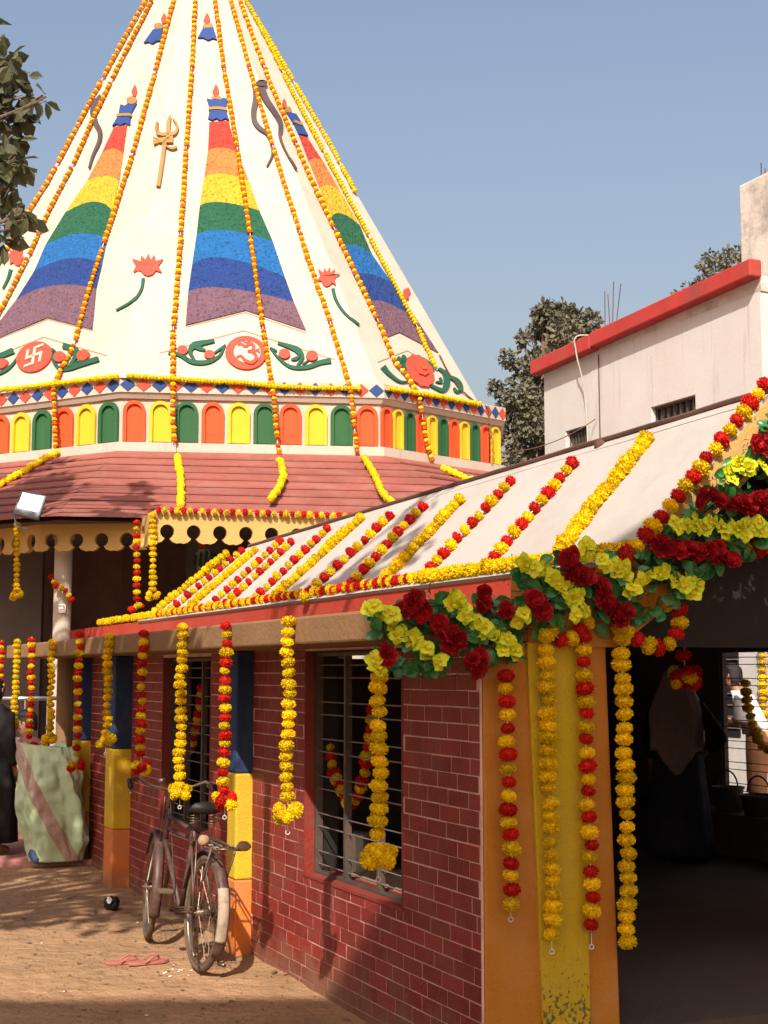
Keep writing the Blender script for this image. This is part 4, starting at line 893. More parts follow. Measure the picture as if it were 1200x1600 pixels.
# --- strings hanging at the entrance front
def hangf(u, v0, v1, u1=None, w=-0.07):
    a = at_w(u, v0, w); b = at_w(u1 or u, v1, w); n = 10
    return [a.lerp(b, i / n) + V((random.uniform(-0.006, 0.006), 0, 0)) * (i > 0) for i in range(n + 1)]
GF = 'garlands hanging down the entrance pillar'
garland(hangf(791, 1045, 1412, 800), 'ry', 'red and yellow garland down the left orange edge of the entrance pillar', 0.073, 0.0575, GF)
garland(hangf(853, 985, 1462, 864), 'y', 'yellow garland running down the middle of the yellow pillar strip', 0.075, 0.056, GF)
garland(hangf(912, 985, 1455, 926), 'ry', 'red and yellow garland on the right orange edge of the entrance pillar', 0.075, 0.0575, GF)
garland(hangf(971, 972, 1482, 982), 'y', 'yellow garland hanging free in the dark entrance beside the pillar', 0.078, 0.056, GF, ends=False)
garland(bez([at_w(960, 965, -0.05), at_w(985, 990, -0.06), at_w(1015, 1009, -0.06), at_w(1045, 1008, -0.06), at_w(1060, 985, -0.06), at_w(1062, 955, -0.05), at_w(1040, 945, -0.05)], 6), 'ry', 'red and yellow garland looped under the swag at the top of the entrance', 0.078, 0.062, ends=False)
garland(bez([at_w(858, 978, -0.06), at_w(880, 1003, -0.06), at_w(905, 990, -0.06), at_w(920, 970, -0.05)], 6), 'yr', 'short red and yellow garland looped across the top of the yellow strip', 0.072, 0.06, ends=False)
a = at_w(1068, 975, 0.9); garland([a, a - Z * 0.1, a - Z * 0.24], 'ry', 'red and yellow flower tassel hanging in the dark above the standing woman', 0.085, 0.07, tassel=9, ends=False)
garland(bez([at_w(1120, 850, 0.25), at_w(1165, 862, 0.25), at_w(1220, 840, 0.25), at_w(1290, 760, 0.25)], 5), 'yr', 'red and yellow garland in shadow under the right hand flower swag', 0.09, 0.075, ends=False)
# --- U shaped strings inside the windows
def ugar(pix, r, lab, pat='ry', dia=0.068, grp=None): garland(bez([at_r(u, v, r) for u, v in pix], 5), pat, lab, dia, 0.052, grp, ends=False)
ugar([(508, 1092), (513, 1160), (522, 1205), (538, 1245), (548, 1255), (562, 1235), (573, 1185), (580, 1140), (584, 1095)], 0.15, 'red and yellow garland drooping in a U behind the near window bars', grp='garlands drooping inside the windows')
ugar([(272, 1065), (275, 1120), (282, 1165), (296, 1172), (306, 1140), (313, 1100), (316, 1068)], 0.15, 'red and yellow garland drooping in a U behind the far window bars', grp='garlands drooping inside the windows')
garland(bez([at_r(1164, 1062, 5.36), at_r(1168, 1100, 5.36), at_r(1178, 1140, 5.36), at_r(1192, 1165, 5.36), at_r(1215, 1172, 5.36), at_r(1240, 1120, 5.36)], 6), 'y', 'dim garland curving across the inner window in the dark hall', 0.10, 0.075, ends=False)
a = at_r(1190, 1010, 8.12); garland([a + Z * 0.1, a - Z * 1.3], 'y', 'yellow garland on the sunlit house wall beyond the inner window', 0.10, 0.085, ends=False)
# --- strings laid down the white roof
def onroof(u, v, lift=0.03):
    w = 2.0
    for _ in range(8):          # the slope twists a little, so find the right slice of it
        a, b = H(w, RE, ZE), H(w, RR, zr(w)); n = (b - a).cross(HW).normalized(); n = n if n.z > 0 else -n
        p = at_plane(u, v, a + n * lift, n); w = (p - HO).dot(HW)
    return p
GR = 'garlands laid down the white roof slope'
ROOF = [((1013, 680), (868, 868), 'y', 'broad yellow garland on the white roof, first in from the gable edge', 1.05),
        ((899, 718), (760, 884), 'ry', 'red and yellow garland on the white roof, just left of the broad yellow one', 1),
        ((802, 745), (662, 899), 'ry', 'red and yellow garland on the white roof, its top below the spire band corner', 1),
        ((722, 776), (598, 906), 'y', 'yellow garland on the white roof ending above the left tip of the swag', 1),
        ((664, 787), (543, 917), 'ry', 'red and yellow garland on the white roof, fifth from the gable edge', 1),
        ((614, 801), (475, 932), 'ry', 'red and yellow garland on the white roof whose top nears the porch corner', 1),
        ((567, 806), (428, 932), 'y', 'yellow garland on the white roof, its top against the ochre fascia', 1),
        ((515, 822), (398, 935), 'ry', 'red and yellow garland on the white roof, left of the yellow one at the porch', 1),
        ((459, 843), (347, 948), 'ry', 'red and yellow garland on the white roof, second of the close far pair', 1),
        ((441, 842), (322, 951), 'ry', 'red and yellow garland on the white roof, first of the close far pair', 1),
        ((402, 856), (293, 950), 'y', 'yellow garland far along the white roof, right of a red and yellow one', 1),
        ((381, 857), (266, 953), 'ry', 'farthest red and yellow garland on the white roof', 1),
        ((356, 863), (238, 958), 'y', 'yellow garland along the far sloping edge of the white roof', 1)]
for a, b, pat, lb, k in ROOF:
    p, q = onroof(*a), onroof(*b); garland(bez([p.lerp(q, i / 5) + HW * random.uniform(-0.012, 0.012) for i in range(6)], 3), pat, lb, (0.082 if pat != 'y' else 0.088) * k, 0.070 if pat != 'y' else 0.055, GR, ends=False)
GE = 'garlands laid along the eave'
def eave(u0, u1, pat, lb, dia=0.075, pitch=0.062, lift=0.05):
    n = 10; pts = []
    for i in range(n + 1):
        u = u0 + (u1 - u0) * i / n; p = at_r(u, 945 - (u - 400) * 0.121, RE + 0.03); p.z = ZE + lift; pts.append(p)
    garland(pts, pat, lb, dia, pitch, GE, ends=False)
eave(652, 985, 'y', 'thick yellow garland along the near end of the red eave', 0.082, 0.040)
eave(395, 650, 'rryry', 'red and yellow garland along the middle of the red eave')
eave(245, 392, 'yry', 'red and yellow garland along the far part of the red eave')
eave(155, 243, 'y', 'yellow garland along the far end of the red eave', 0.075, 0.045)
# rake edge string
p0, p1 = onroof(1190, 608, 0.035), onroof(1003, 846, 0.035); ex = p0 + (p0 - p1) * 0.06
garland([ex.lerp(p1, i / 8) for i in range(9)] + [onroof(985, 864, 0.04), onroof(955, 868, 0.04)], 'ry', 'red and yellow garland along the sloping gable edge of the white roof', 0.082, 0.070, ends=False)

# --- strings on the spire
def on_spire(pix, lift=0.05):
    out = []
    for u, v in pix:
        p = hit(u, v, lift)
        if p is None:
            for k in range(1, 40):
                for s in (-1, 1):
                    p = hit(u + s * k, v, lift)
                    if p: break
                if p: break
        if p: out.append(p)
    return out
def band_pt(u, v):
    """point in front of the band (nearest facet plane)"""
    best = None
    for k in (0, 1, 2):
        a, d, L, n = facet(k, B_OUT); p = at_plane(u, v, a + n * 0.05, n); t = (p - a).dot(d)
        t = (V((p.x, p.y, 0)) - V((a.x, a.y, 0))).dot(d)
        if -0.1 <= t <= L + 0.1: best = p
    return best
def on_skirt(u, v, lift=0.08):
    best = None
    for k in (0, 1, 2):
        A, Bq = skirt(0), skirt(1); n = (A[(k + 1) % n9] - A[k]).cross(Bq[k] - A[k]).normalized(); n = n if n.z > 0 else -n
        p = at_plane(u, v, A[k] + n * lift, n); d = (A[(k + 1) % n9] - A[k]).normalized(); t = (p - A[k]).dot(d)
        if -0.4 <= t <= (A[(k + 1) % n9] - A[k]).length + 0.4 and best is None: best = p
    return best
GS = 'garlands running down the spire'
def strand(pix, bandpix, skirtpix, pat, lb, pat2='y'):
    pts = on_spire(pix) + [p for p in (band_pt(*q) for q in bandpix) if p]
    g = far_garland(pts, pat, lb, 0.074, 0.0585, GS, gaps=30)
    if skirtpix:
        mb = MB(); P = [on_skirt(*q) for q in skirtpix]; P = [p for p in P if p]
        for i, (p, d) in enumerate(resample(bez(P, 4), 0.05)):
            sv, sf = random.choice(SB); mm = axis_matrix(p + rnd_dir() * 0.012, d, 0.045); mb.add([mm @ V(k) for k in sv], sf)
        tag(mb.build('loose_tail', M['f_yellow'], g), kind='stuff')
strand([(232, 0), (185, 85), (150, 150), (112, 222), (77, 287), (40, 345), (0, 415), (-40, 480)], [], [], 'oy', 'orange and yellow garland along the left outline of the spire')
strand([(240, 3), (185, 112), (150, 185), (118, 258), (80, 330), (47, 405), (0, 495), (-30, 550)], [], [], 'oy', 'orange and yellow garland just inside the left outline of the spire, over the dark snake')
strand([(275, 0), (248, 105), (210, 245), (165, 385), (140, 465), (118, 545), (97, 585)], [(84, 606), (84, 640), (87, 695)], [(90, 706), (60, 722), (30, 740), (-5, 758)], 'oy', 'orange and yellow garland passing right of the swastika medallion')
strand([(305, 0), (300, 103), (290, 243), (281, 385), (270, 530), (270, 588)], [(270, 606), (270, 650), (274, 700)], [(277, 712), (281, 740), (283, 765), (282, 790)], 'oy', 'orange and yellow garland between the trident and the middle rainbow')
strand([(335, 0), (350, 112), (373, 252), (394, 394), (408, 500), (418, 565), (422, 590)], [(427, 615), (431, 660), (436, 712)], [(437, 718), (443, 742), (435, 762), (422, 780)], 'oy', 'orange and yellow garland crossing the middle rainbow and the om medallion')
strand([(357, 0), (392, 119), (435, 262), (481, 408), (512, 496), (535, 570)], [(548, 610), (552, 650), (558, 708)], [(568, 714), (585, 740), (595, 765), (620, 793)], 'oy', 'orange and yellow garland running over the dark snakes and right lotus')
strand([(371, 0), (396, 70), (421, 137), (483, 283), (550, 425), (590, 510), (613, 568), (633, 590)], [(655, 618), (660, 650), (667, 693), (676, 722)], [(690, 729), (720, 743), (753, 754)], 'oy', 'orange and yellow garland along the left side of the right rainbow')
strand([(388, 0), (420, 75), (454, 146), (529, 288), (604, 429), (647, 510), (678, 578)], [], [], 'y', 'plain yellow garland over the right rainbow ending at the rose relief')
strand([(396, 12), (432, 82), (471, 154), (513, 228), (552, 302)], [], [], 'y', 'plain yellow garland along the right outline of the spire')
def bandrun(pix, lb):
    far_garland([p for p in (band_pt(u, v) for u, v in pix) if p], 'y', lb, 0.075, 0.045, 'yellow garlands around the diamond band')
bandrun([(-20, 612), (40, 605), (100, 598), (183, 588)], 'thin yellow garland along the left facet of the diamond band')
bandrun([(198, 587), (300, 594), (380, 598), (420, 603), (500, 606), (565, 607)], 'thin yellow garland along the front facet of the diamond band')
bandrun([(605, 607), (640, 612), (700, 622), (752, 632)], 'thin yellow garland along the right facet of the diamond band')
# --- strings on the porch fascia
def on_fas(u, v, y=None):
    d = (E3 - E2); d.z = 0; n = V((d.y, -d.x, 0)).normalized(); return at_plane(u, v, E2 + n * 0.05, n)
garland([on_fas(243, 797), on_fas(400, 801), on_fas(572, 807)], 'ryry', 'red and yellow garland along the top of the ochre porch fascia', 0.075, 0.068, 'garlands on the porch fascia', ends=False)
garland([on_fas(238, 800), on_fas(239, 870), on_fas(239, 925)], 'y', 'yellow garland hanging from the porch corner beside the dark shrine opening', 0.078, 0.062, 'garlands on the porch fascia', tassel=5, ends=False)
garland([on_fas(213, 812), on_fas(214, 880), on_fas(213, 942)], 'ry', 'red and yellow garland hanging left of the porch corner', 0.078, 0.068, 'garlands on the porch fascia', tassel=4, ends=False)
a = at_y(27, 815, 16.2); b = at_y(26, 925, 16.2); garland([a, a.lerp(b, 0.5), b], 'y', 'yellow garland hanging from the temple eave below the floodlight', 0.075, 0.058, tassel=5, ends=False)
a = [at_y(78, 898, 16.75), at_y(88, 915, 16.7), at_y(102, 922, 16.7), at_y(113, 940, 16.75)]; garland(bez(a, 4), 'ry', 'red and yellow garland wound around the white temple column', 0.08, 0.066, ends=False)

# ------------------------------------------------------------------ artificial flower swags at the entrance
def petal_grid(L, W, cup, droop, n=4, k=4, notch=0.0):
    vs = []; fs = []
    for i in range(n + 1):
        t = i / n; w = W * (0.30 * (1 - t) + math.sqrt(max(0.0, 1 - ((t - 0.56) / 0.47) ** 2)) * min(1.0, t * 3.0)) if t < 0.999 else W * 0.34
        for j in range(k + 1):
            s = -1 + 2 * j / k; vs.append(V((L * t * (1 - 0.10 * s * s * t), w * s, cup * t * t * L - droop * t ** 3 * L + 0.30 * W * s * s * (1 - 0.5 * t))))
    for i in range(n):
        for j in range(k): a = i * (k + 1) + j; fs.append((a, a + 1, a + k + 2, a + k + 1))
    return vs, fs
def lime_mesh(seed):
    rs = random.Random(seed); m = MB()
    for i in range(4):
        vs, fs = petal_grid(1.0, 0.45, rs.uniform(0.02, 0.40), 0.28, 8, 6); a = 2 * math.pi * i / 4 + rs.uniform(-0.15, 0.15); q = Matrix.Rotation(a, 3, 'Z'); m.add([q @ v for v in vs], fs)
    for i in range(3):
        vs, fs = petal_grid(0.34, 0.18, 0.9, 0.0, 3, 3); q = Matrix.Rotation(2.1 * i + 0.4, 3, 'Z'); m.add([q @ v + V((0, 0, 0.08)) for v in vs], fs)
    return m.mesh('yellow_bloom', M['lime'], smooth=True)
def rose_mesh(seed):
    rs = random.Random(seed); m = MB()
    for layer, (n, L, cup, W) in enumerate(((5, 1.0, 0.25, 0.58), (4, 0.78, 0.6, 0.5), (4, 0.52, 1.0, 0.36), (3, 0.32, 1.6, 0.22))):
        for i in range(n):
            vs, fs = petal_grid(L * rs.uniform(0.9, 1.1), W, cup + rs.uniform(-0.1, 0.1), 0.25 if layer == 0 else 0.05, 6, 5); a = 2 * math.pi * i / n + layer * 0.7 + rs.uniform(-0.2, 0.2)
            q = Matrix.Rotation(a, 3, 'Z'); m.add([q @ v + V((0, 0, 0.06 * layer)) for v in vs], fs)
    return m.mesh('red_bloom', M['rose'], smooth=True)
def swleaf_mesh(seed):
    m = MB(); n, k = 5, 4; vs = []
    for i in range(n + 1):
        t = i / n; w = 0.40 * math.sin(math.pi * (0.06 + 0.9 * t)) ** 0.75
        for j in range(k + 1):
            s = -1 + 2 * j / k; vs.append(V((t, w * s, 0.12 * abs(s) * math.sin(math.pi * t) - 0.25 * t * t + 0.05)))
    fs = [(i * (k + 1) + j, i * (k + 1) + j + 1, (i + 1) * (k + 1) + j + 1, (i + 1) * (k + 1) + j) for i in range(n) for j in range(k)]
    m.add(vs, fs); return m.mesh('leaf', M['leaf'], smooth=True)
LM = [lime_mesh(i) for i in range(4)]; RM = [rose_mesh(i) for i in range(4)]; LF = [swleaf_mesh(i) for i in range(2)]
def inside(poly, x, y):
    c = False; n = len(poly)
    for i in range(n):
        (x1, y1), (x2, y2) = poly[i], poly[(i + 1) % n]
        if (y1 > y) != (y2 > y) and x < (x2 - x1) * (y - y1) / (y2 - y1) + x1: c = not c
    return c
TOCAM = -HW
def swag(label, w, lime, rose, poly, nleaf, core):
    g = thing('flower_swag', label, 'flower swag', at_w(*core[0], w), 'artificial flower swags over the entrance')
    m = MB(); m.tube(bez([at_w(u, v, w + 0.03) for u, v in core], 5), 0.012, 5); m.build('stem', M['stem'], g)
    m = MB()
    xs = [p[0] for p in poly]; ys = [p[1] for p in poly]; cnt = 0
    while cnt < nleaf:
        u, v = random.uniform(min(xs), max(xs)), random.uniform(min(ys), max(ys))
        if not inside(poly, u, v): continue
        p = at_w(u, v, w + random.uniform(-0.045, 0.04)); d = (HR * random.uniform(-1, 1) + Z * random.uniform(-1, 0.8) + TOCAM * random.uniform(0.1, 0.9)).normalized()
        x = d; nrm = (TOCAM + rnd_dir() * 0.7).normalized(); y = nrm.cross(x).normalized(); z = x.cross(y)
        mm = Matrix.Translation(p - d * 0.03) @ Matrix((x, y, z)).transposed().to_4x4() @ Matrix.Scale(random.uniform(0.045, 0.078), 4)
        link('leaf', random.choice(LF), g, mm); cnt += 1
        for _ in range(3):          # fine sprigs
            q = p + rnd_dir() * 0.05; e = q + (rnd_dir() + TOCAM * 0.4).normalized() * random.uniform(0.015, 0.035); m.tube([q, e], 0.0018, 3); m.ball(e, 0.0035, nu=4, nv=3)
    tag(m.build('sprigs', M['stem'], g), kind='stuff')
    for lst, ms, s0 in ((rose, RM, 0.048), (lime, LM, 0.044)):
        for u, v in lst:
            for rep in range(3):
                p = at_w(u + random.uniform(-7, 7) * rep, v + random.uniform(-7, 7) * rep, w - 0.035 - random.uniform(0, 0.035)); d = (TOCAM + rnd_dir() * 0.55 + Z * 0.15).normalized()
                link(ms[0].name.split('.')[0], random.choice(ms), g, axis_matrix(p, d, s0 * random.uniform(0.8, 1.08)))
    return g
swag('flower swag of red and lime yellow blooms along the ledge left of the pillar', -0.05,
     [(585, 947), (603, 956), (614, 963), (632, 992), (652, 1003), (668, 1019), (684, 1037), (589, 1037), (706, 942), (717, 938), (729, 962), (744, 972), (758, 987), (774, 994), (787, 998), (792, 1012), (803, 1012)],
     [(643, 942), (663, 956), (686, 974), (704, 990), (715, 1005), (738, 1035), (751, 1041), (607, 1022), (756, 938), (789, 951)],
     [(572, 938), (630, 930), (800, 930), (812, 1030), (740, 1050), (590, 1055)], 150, [(585, 950), (640, 965), (700, 985), (760, 985), (808, 990)])
swag('flower swag of red and lime yellow blooms across the top of the entrance pillar', -0.07,
     [(820, 880), (839, 890), (864, 901), (881, 923), (897, 937), (911, 954), (817, 958), (922, 860), (941, 874), (966, 885), (977, 901), (993, 921), (1010, 901), (1035, 896), (1060, 901), (1079, 904), (1091, 915), (1072, 916)],
     [(886, 874), (900, 890), (916, 901), (936, 921), (944, 940), (955, 951), (966, 962), (834, 935), (848, 956)],
     [(798, 885), (880, 862), (1000, 862), (1100, 890), (1080, 935), (990, 985), (820, 985)], 170, [(805, 890), (870, 900), (950, 910), (1020, 910), (1090, 900)])
swag('large flower swag of red and yellow rows climbing the gable edge', -0.09,
     [(1055, 821), (1074, 821), (1092, 819), (1107, 819), (1126, 821), (1143, 823), (1160, 825), (1177, 829), (1190, 825), (1141, 735), (1151, 729), (1166, 731), (1179, 731), (1192, 729), (1208, 735), (1212, 828), (1225, 735)],
     [(1027, 857), (1044, 857), (1061, 859), (1077, 857), (1092, 861), (1107, 862), (1122, 868), (1137, 876), (1096, 778), (1122, 780), (1147, 784), (1167, 789), (1184, 778), (1199, 784), (1179, 692), (1194, 690), (1215, 690), (1220, 784)],
     [(995, 890), (1020, 838), (1050, 805), (1130, 735), (1165, 690), (1200, 650), (1240, 640), (1240, 840), (1135, 895), (1050, 910)], 190, [(1000, 880), (1060, 830), (1120, 780), (1180, 720), (1230, 660)])

# ------------------------------------------------------------------ bicycle
def bicycle():
    rc = at_z(310, 1518, 0.0); fc = at_z(243, 1476, 0.0)
    fwd = (fc - rc); fwd.z = 0; fwd.normalize(); right = V((fwd.y, -fwd.x, 0)); lean = R(5)
    up = (Z * math.cos(lean) + right * math.sin(lean)); left = up.cross(fwd)
    B = Matrix.Translation(rc + Z * 0.0) @ Matrix((fwd, left, up)).transposed().to_4x4()
    root = thing('bicycle', 'dusty old roadster bicycle parked against the brick wall', 'bicycle', rc)
    P = lambda x, y, z: B @ V((x, y, z))
    D = lambda x, y, z: (B.to_3x3() @ V((x, y, z))).normalized()
    def tb(name, segs, mt, parent=root, smooth=True):
        m = MB()
        for pts, r, n in segs: m.tube([P(*p) for p in pts], r, n)
        return m.build(name, mt, parent, smooth=smooth)
    RWH = 0.335
    def wheel(name, hx, st):
        ax0 = D(math.cos(st), math.sin(st), 0); ax1 = D(0, 0, 1); nrm = ax0.cross(ax1); c = P(hx, 0, RWH)
        hub = MB(); hub.tube([c - nrm * 0.05, c + nrm * 0.05], 0.022, 10); hub.tube([c - nrm * 0.065, c + nrm * 0.065], 0.008, 6)
        w = hub.build(name, M['chrome'], root, smooth=True)
        m = MB(); m.torus(c, RWH - 0.019, 0.021, ax0, ax1, 44, 8); m.build('tyre', M['rubber'], w, smooth=True)
        m = MB(); m.torus(c, RWH - 0.042, 0.012, ax0, ax1, 44, 6, sx=1.5); m.build('rim', M['chrome'], w, smooth=True)
        m = MB()
        for i in range(32):
            a = 2 * math.pi * i / 32; s = 1 if i % 2 else -1; b = a + (0.5 if i % 4 < 2 else -0.5)
            m.tube([c + nrm * 0.035 * s + (ax0 * math.cos(b) + ax1 * math.sin(b)) * 0.02, c + (ax0 * math.cos(a) + ax1 * math.sin(a)) * (RWH - 0.05)], 0.0016, 4)
        m.build('spokes', M['chrome'], w)
        return ax0, ax1, nrm, c
    st = R(-11)
    r0 = wheel('rear_wheel', 0.0, 0); f0 = wheel('front_wheel', 1.12, st)
    def guard(fr, a0, a1, name, mt, parent, rad=0.372, wd=0.034):
        ax0, ax1, nrm, c = fr; m = MB(); vs = []; n = 26
        for i in range(n + 1):
            a = a0 + (a1 - a0) * i / n; d = ax0 * math.cos(a) + ax1 * math.sin(a)
            for j in range(5):
                s = -1 + j / 2; vs.append(c + d * (rad - 0.016 * s * s) + nrm * (wd * s))
        for i in range(n):
            for j in range(4): a = i * 5 + j; m.f.append((a, a + 1, a + 6, a + 5)); m.m.append(0)
        m.v = [tuple(v) for v in vs]
        o = m.build(name, mt, parent, smooth=True); s = o.modifiers.new('solid', 'SOLIDIFY'); s.thickness = 0.002; return o
    rg = guard(r0, R(15), R(215), 'rear_mudguard', M['bike'], root); guard(r0, R(150), R(198), 'white_tail', M['whitepaint'], rg, 0.3745, 0.035)
    guard(f0, R(30), R(205), 'front_mudguard', M['bike'], root)
    tb('frame', [([(0.45, 0, 0.28), (0.32, 0, 0.80)], 0.016, 10), ([(0.325, 0, 0.775), (0.905, 0, 0.815)], 0.014, 10), ([(0.325, 0, 0.72), (0.91, 0, 0.74)], 0.013, 10), ([(0.45, 0, 0.28), (0.93, 0, 0.66)], 0.017, 10), ([(0.945, 0, 0.60), (0.895, 0, 0.87)], 0.020, 10),
                 ([(0.45, 0.03, 0.28), (0.0, 0.06, RWH)], 0.010, 8), ([(0.45, -0.03, 0.28), (0.0, -0.06, RWH)], 0.010, 8), ([(0.32, 0.025, 0.77), (0.0, 0.06, RWH)], 0.009, 8), ([(0.32, -0.025, 0.77), (0.0, -0.06, RWH)], 0.009, 8), ([(0.45, -0.04, 0.28), (0.45, 0.04, 0.28)], 0.024, 10)], M['bike'])
    cs, sn = math.cos(st), math.sin(st)
    def fk(x, y, z):   # turned with the fork round the head tube
        x0 = 0.95; return (x0 + (x - x0) * cs - y * sn, (x - x0) * sn + y * cs, z)
    tb('fork', [([fk(0.95, 0, 0.60), fk(0.955, 0.05, 0.59), fk(0.975, 0.055, 0.52), fk(1.02, 0.056, 0.44), fk(1.12, 0.056, RWH)], 0.012, 8), ([fk(0.95, 0, 0.60), fk(0.955, -0.05, 0.59), fk(0.975, -0.055, 0.52), fk(1.02, -0.056, 0.44), fk(1.12, -0.056, RWH)], 0.012, 8)], M['bike'])
    hb = tb('handlebar', [([fk(0.895, 0, 0.86), fk(0.885, 0, 0.99)], 0.012, 8), ([fk(0.70, 0.27, 1.0), fk(0.80, 0.275, 1.03), fk(0.90, 0.23, 1.05), fk(0.935, 0.12, 1.0), fk(0.93, 0, 0.98), fk(0.935, -0.12, 1.0), fk(0.90, -0.23, 1.05), fk(0.80, -0.275, 1.03), fk(0.70, -0.27, 1.0)], 0.011, 8), ([fk(0.885, 0, 0.985), fk(0.93, 0, 0.98)], 0.013, 8)], M['chrome'])
    for s in (1, -1):
        tb('grip', [([fk(0.69, s * 0.27, 0.998), fk(0.80, s * 0.276, 1.03)], 0.017, 8)], M['blacksad'], hb)
        tb('brake_lever', [([fk(0.88, s * 0.235, 1.03), fk(0.78, s * 0.27, 0.985), fk(0.70, s * 0.265, 0.955)], 0.006, 5)], M['chrome'], hb)
    tb('brake_rod', [([fk(0.86, 0.03, 0.99), fk(0.93, 0.03, 0.6)], 0.004, 5), ([(0.86, 0.02, 0.97), (0.5, 0.03, 0.33), (0.42, 0.03, 0.30)], 0.004, 5)], M['chrome'])
    # saddle with springs
    m = MB(); rings = []
    for i in range(9):
        t = i / 8; x = 0.14 + 0.29 * t; w = 0.10 * (1 - t) ** 0.8 * (1 if i else 0.7) + 0.022; h = 0.045 * (1 - 0.5 * t); zc = 0.905 + 0.02 * (1 - t) ** 2
        rings.append([P(x, w * math.cos(a), zc + h * (math.sin(a) if math.sin(a) > 0 else 0.7 * math.sin(a))) for a in [2 * math.pi * j / 14 for j in range(14)]])
    m.loft(rings); sd_ = m.build('saddle', M['blacksad'], root, smooth=True)
    tb('seat_post', [([(0.32, 0, 0.78), (0.30, 0, 0.88)], 0.012, 8)], M['chrome'])
    for s in (1, -1): tb('spring', [([(0.19 + 0.02 * math.cos(a), s * 0.06 + 0.02 * math.sin(a), 0.83 + 0.06 * a / 25) for a in [k * 0.6 for k in range(42)]], 0.004, 4)], M['chrome'], sd_)
    # rear carrier
    cr = tb('carrier', [([(-0.33, 0.075, 0.735), (0.22, 0.065, 0.745)], 0.006, 6), ([(-0.33, -0.075, 0.735), (0.22, -0.065, 0.745)], 0.006, 6), ([(-0.33, 0.075, 0.735), (-0.34, 0, 0.74), (-0.33, -0.075, 0.735)], 0.006, 6)] +
            [([(x, 0.075, 0.738), (x, -0.075, 0.738)], 0.005, 6) for x in (-0.24, -0.12, 0.0, 0.12)] + [([(-0.25, s * 0.075, 0.735), (0.0, s * 0.07, RWH)], 0.006, 6) for s in (1, -1)] + [([(0.05, s * 0.07, 0.74), (0.0, s * 0.07, RWH)], 0.005, 6) for s in (1, -1)] + [([(-0.3, s * 0.03, 0.75), (0.15, s * 0.03, 0.77)], 0.005, 6) for s in (1, -1)], M['chrome'])
    m = MB(); m.ball(P(-0.33, -0.09, 0.76), 0.045, 0.03, 0.03); m.build('reflector_cloth', M['wood'], cr, smooth=True)
    m = MB(); m.ball(P(-0.2, 0.11, 0.77), 0.035, 0.03, 0.035); m.build('cloth_knot', M['wood'], cr, smooth=True)
    # drive train
    c = P(0.45, -0.055, 0.28); m = MB(); m.torus(c, 0.085, 0.006, D(1, 0, 0), D(0, 0, 1), 28, 5)
    for i in range(5):
        a = i * 1.2566; m.tube([c, c + (D(1, 0, 0) * math.cos(a) + D(0, 0, 1) * math.sin(a)) * 0.085], 0.006, 4)
    m.build('chainwheel', M['chrome'], root)
    m = MB(); m.prism([P(0.56, -0.06, 0.35), P(0.56, -0.06, 0.21), P(0.3, -0.06, 0.24), P(0.0, -0.06, 0.29), P(-0.06, -0.06, RWH), P(0.0, -0.06, 0.385), P(0.3, -0.06, 0.38)], D(0, -1, 0) * 0.018); m.build('chain_case', M['bike'], root)
    tb('chain', [([(0.45, 0.062, 0.30), (0.0, 0.062, RWH + 0.03)], 0.005, 5)], M['rust'])
    for s, dx, dz in ((1, -0.10, 0.13), (-1, 0.10, -0.13)):
        cr_ = tb('crank', [([(0.45, s * 0.05, 0.28), (0.45, s * 0.08, 0.28), (0.45 + dx, s * 0.09, 0.28 + dz)], 0.009, 6)], M['chrome'])
        m = MB(); m.box(P(0.45 + dx, s * 0.145, 0.28 + dz), 0.075, 0.09, 0.025, (D(1, 0, 0), D(0, 1, 0), D(0, 0, 1))); m.build('pedal', M['rubber'], cr_, bevel=0.004)
    tb('stand', [([(0.02, -0.075, RWH - 0.02), (0.10, -0.12, 0.17), (0.15, -0.17, 0.022)], 0.009, 6), ([(0.02, 0.075, RWH - 0.02), (-0.16, 0.10, 0.14), (-0.2, 0.10, 0.12)], 0.009, 6), ([(0.15, -0.17, 0.022), (0.09, -0.19, 0.018)], 0.012, 6)], M['chrome'])
    m = MB(); m.ball(P(0.80, 0.10, 1.045), 0.028, 0.028, 0.02); m.build('bell', M['chrome'], root, smooth=True)
bicycle()

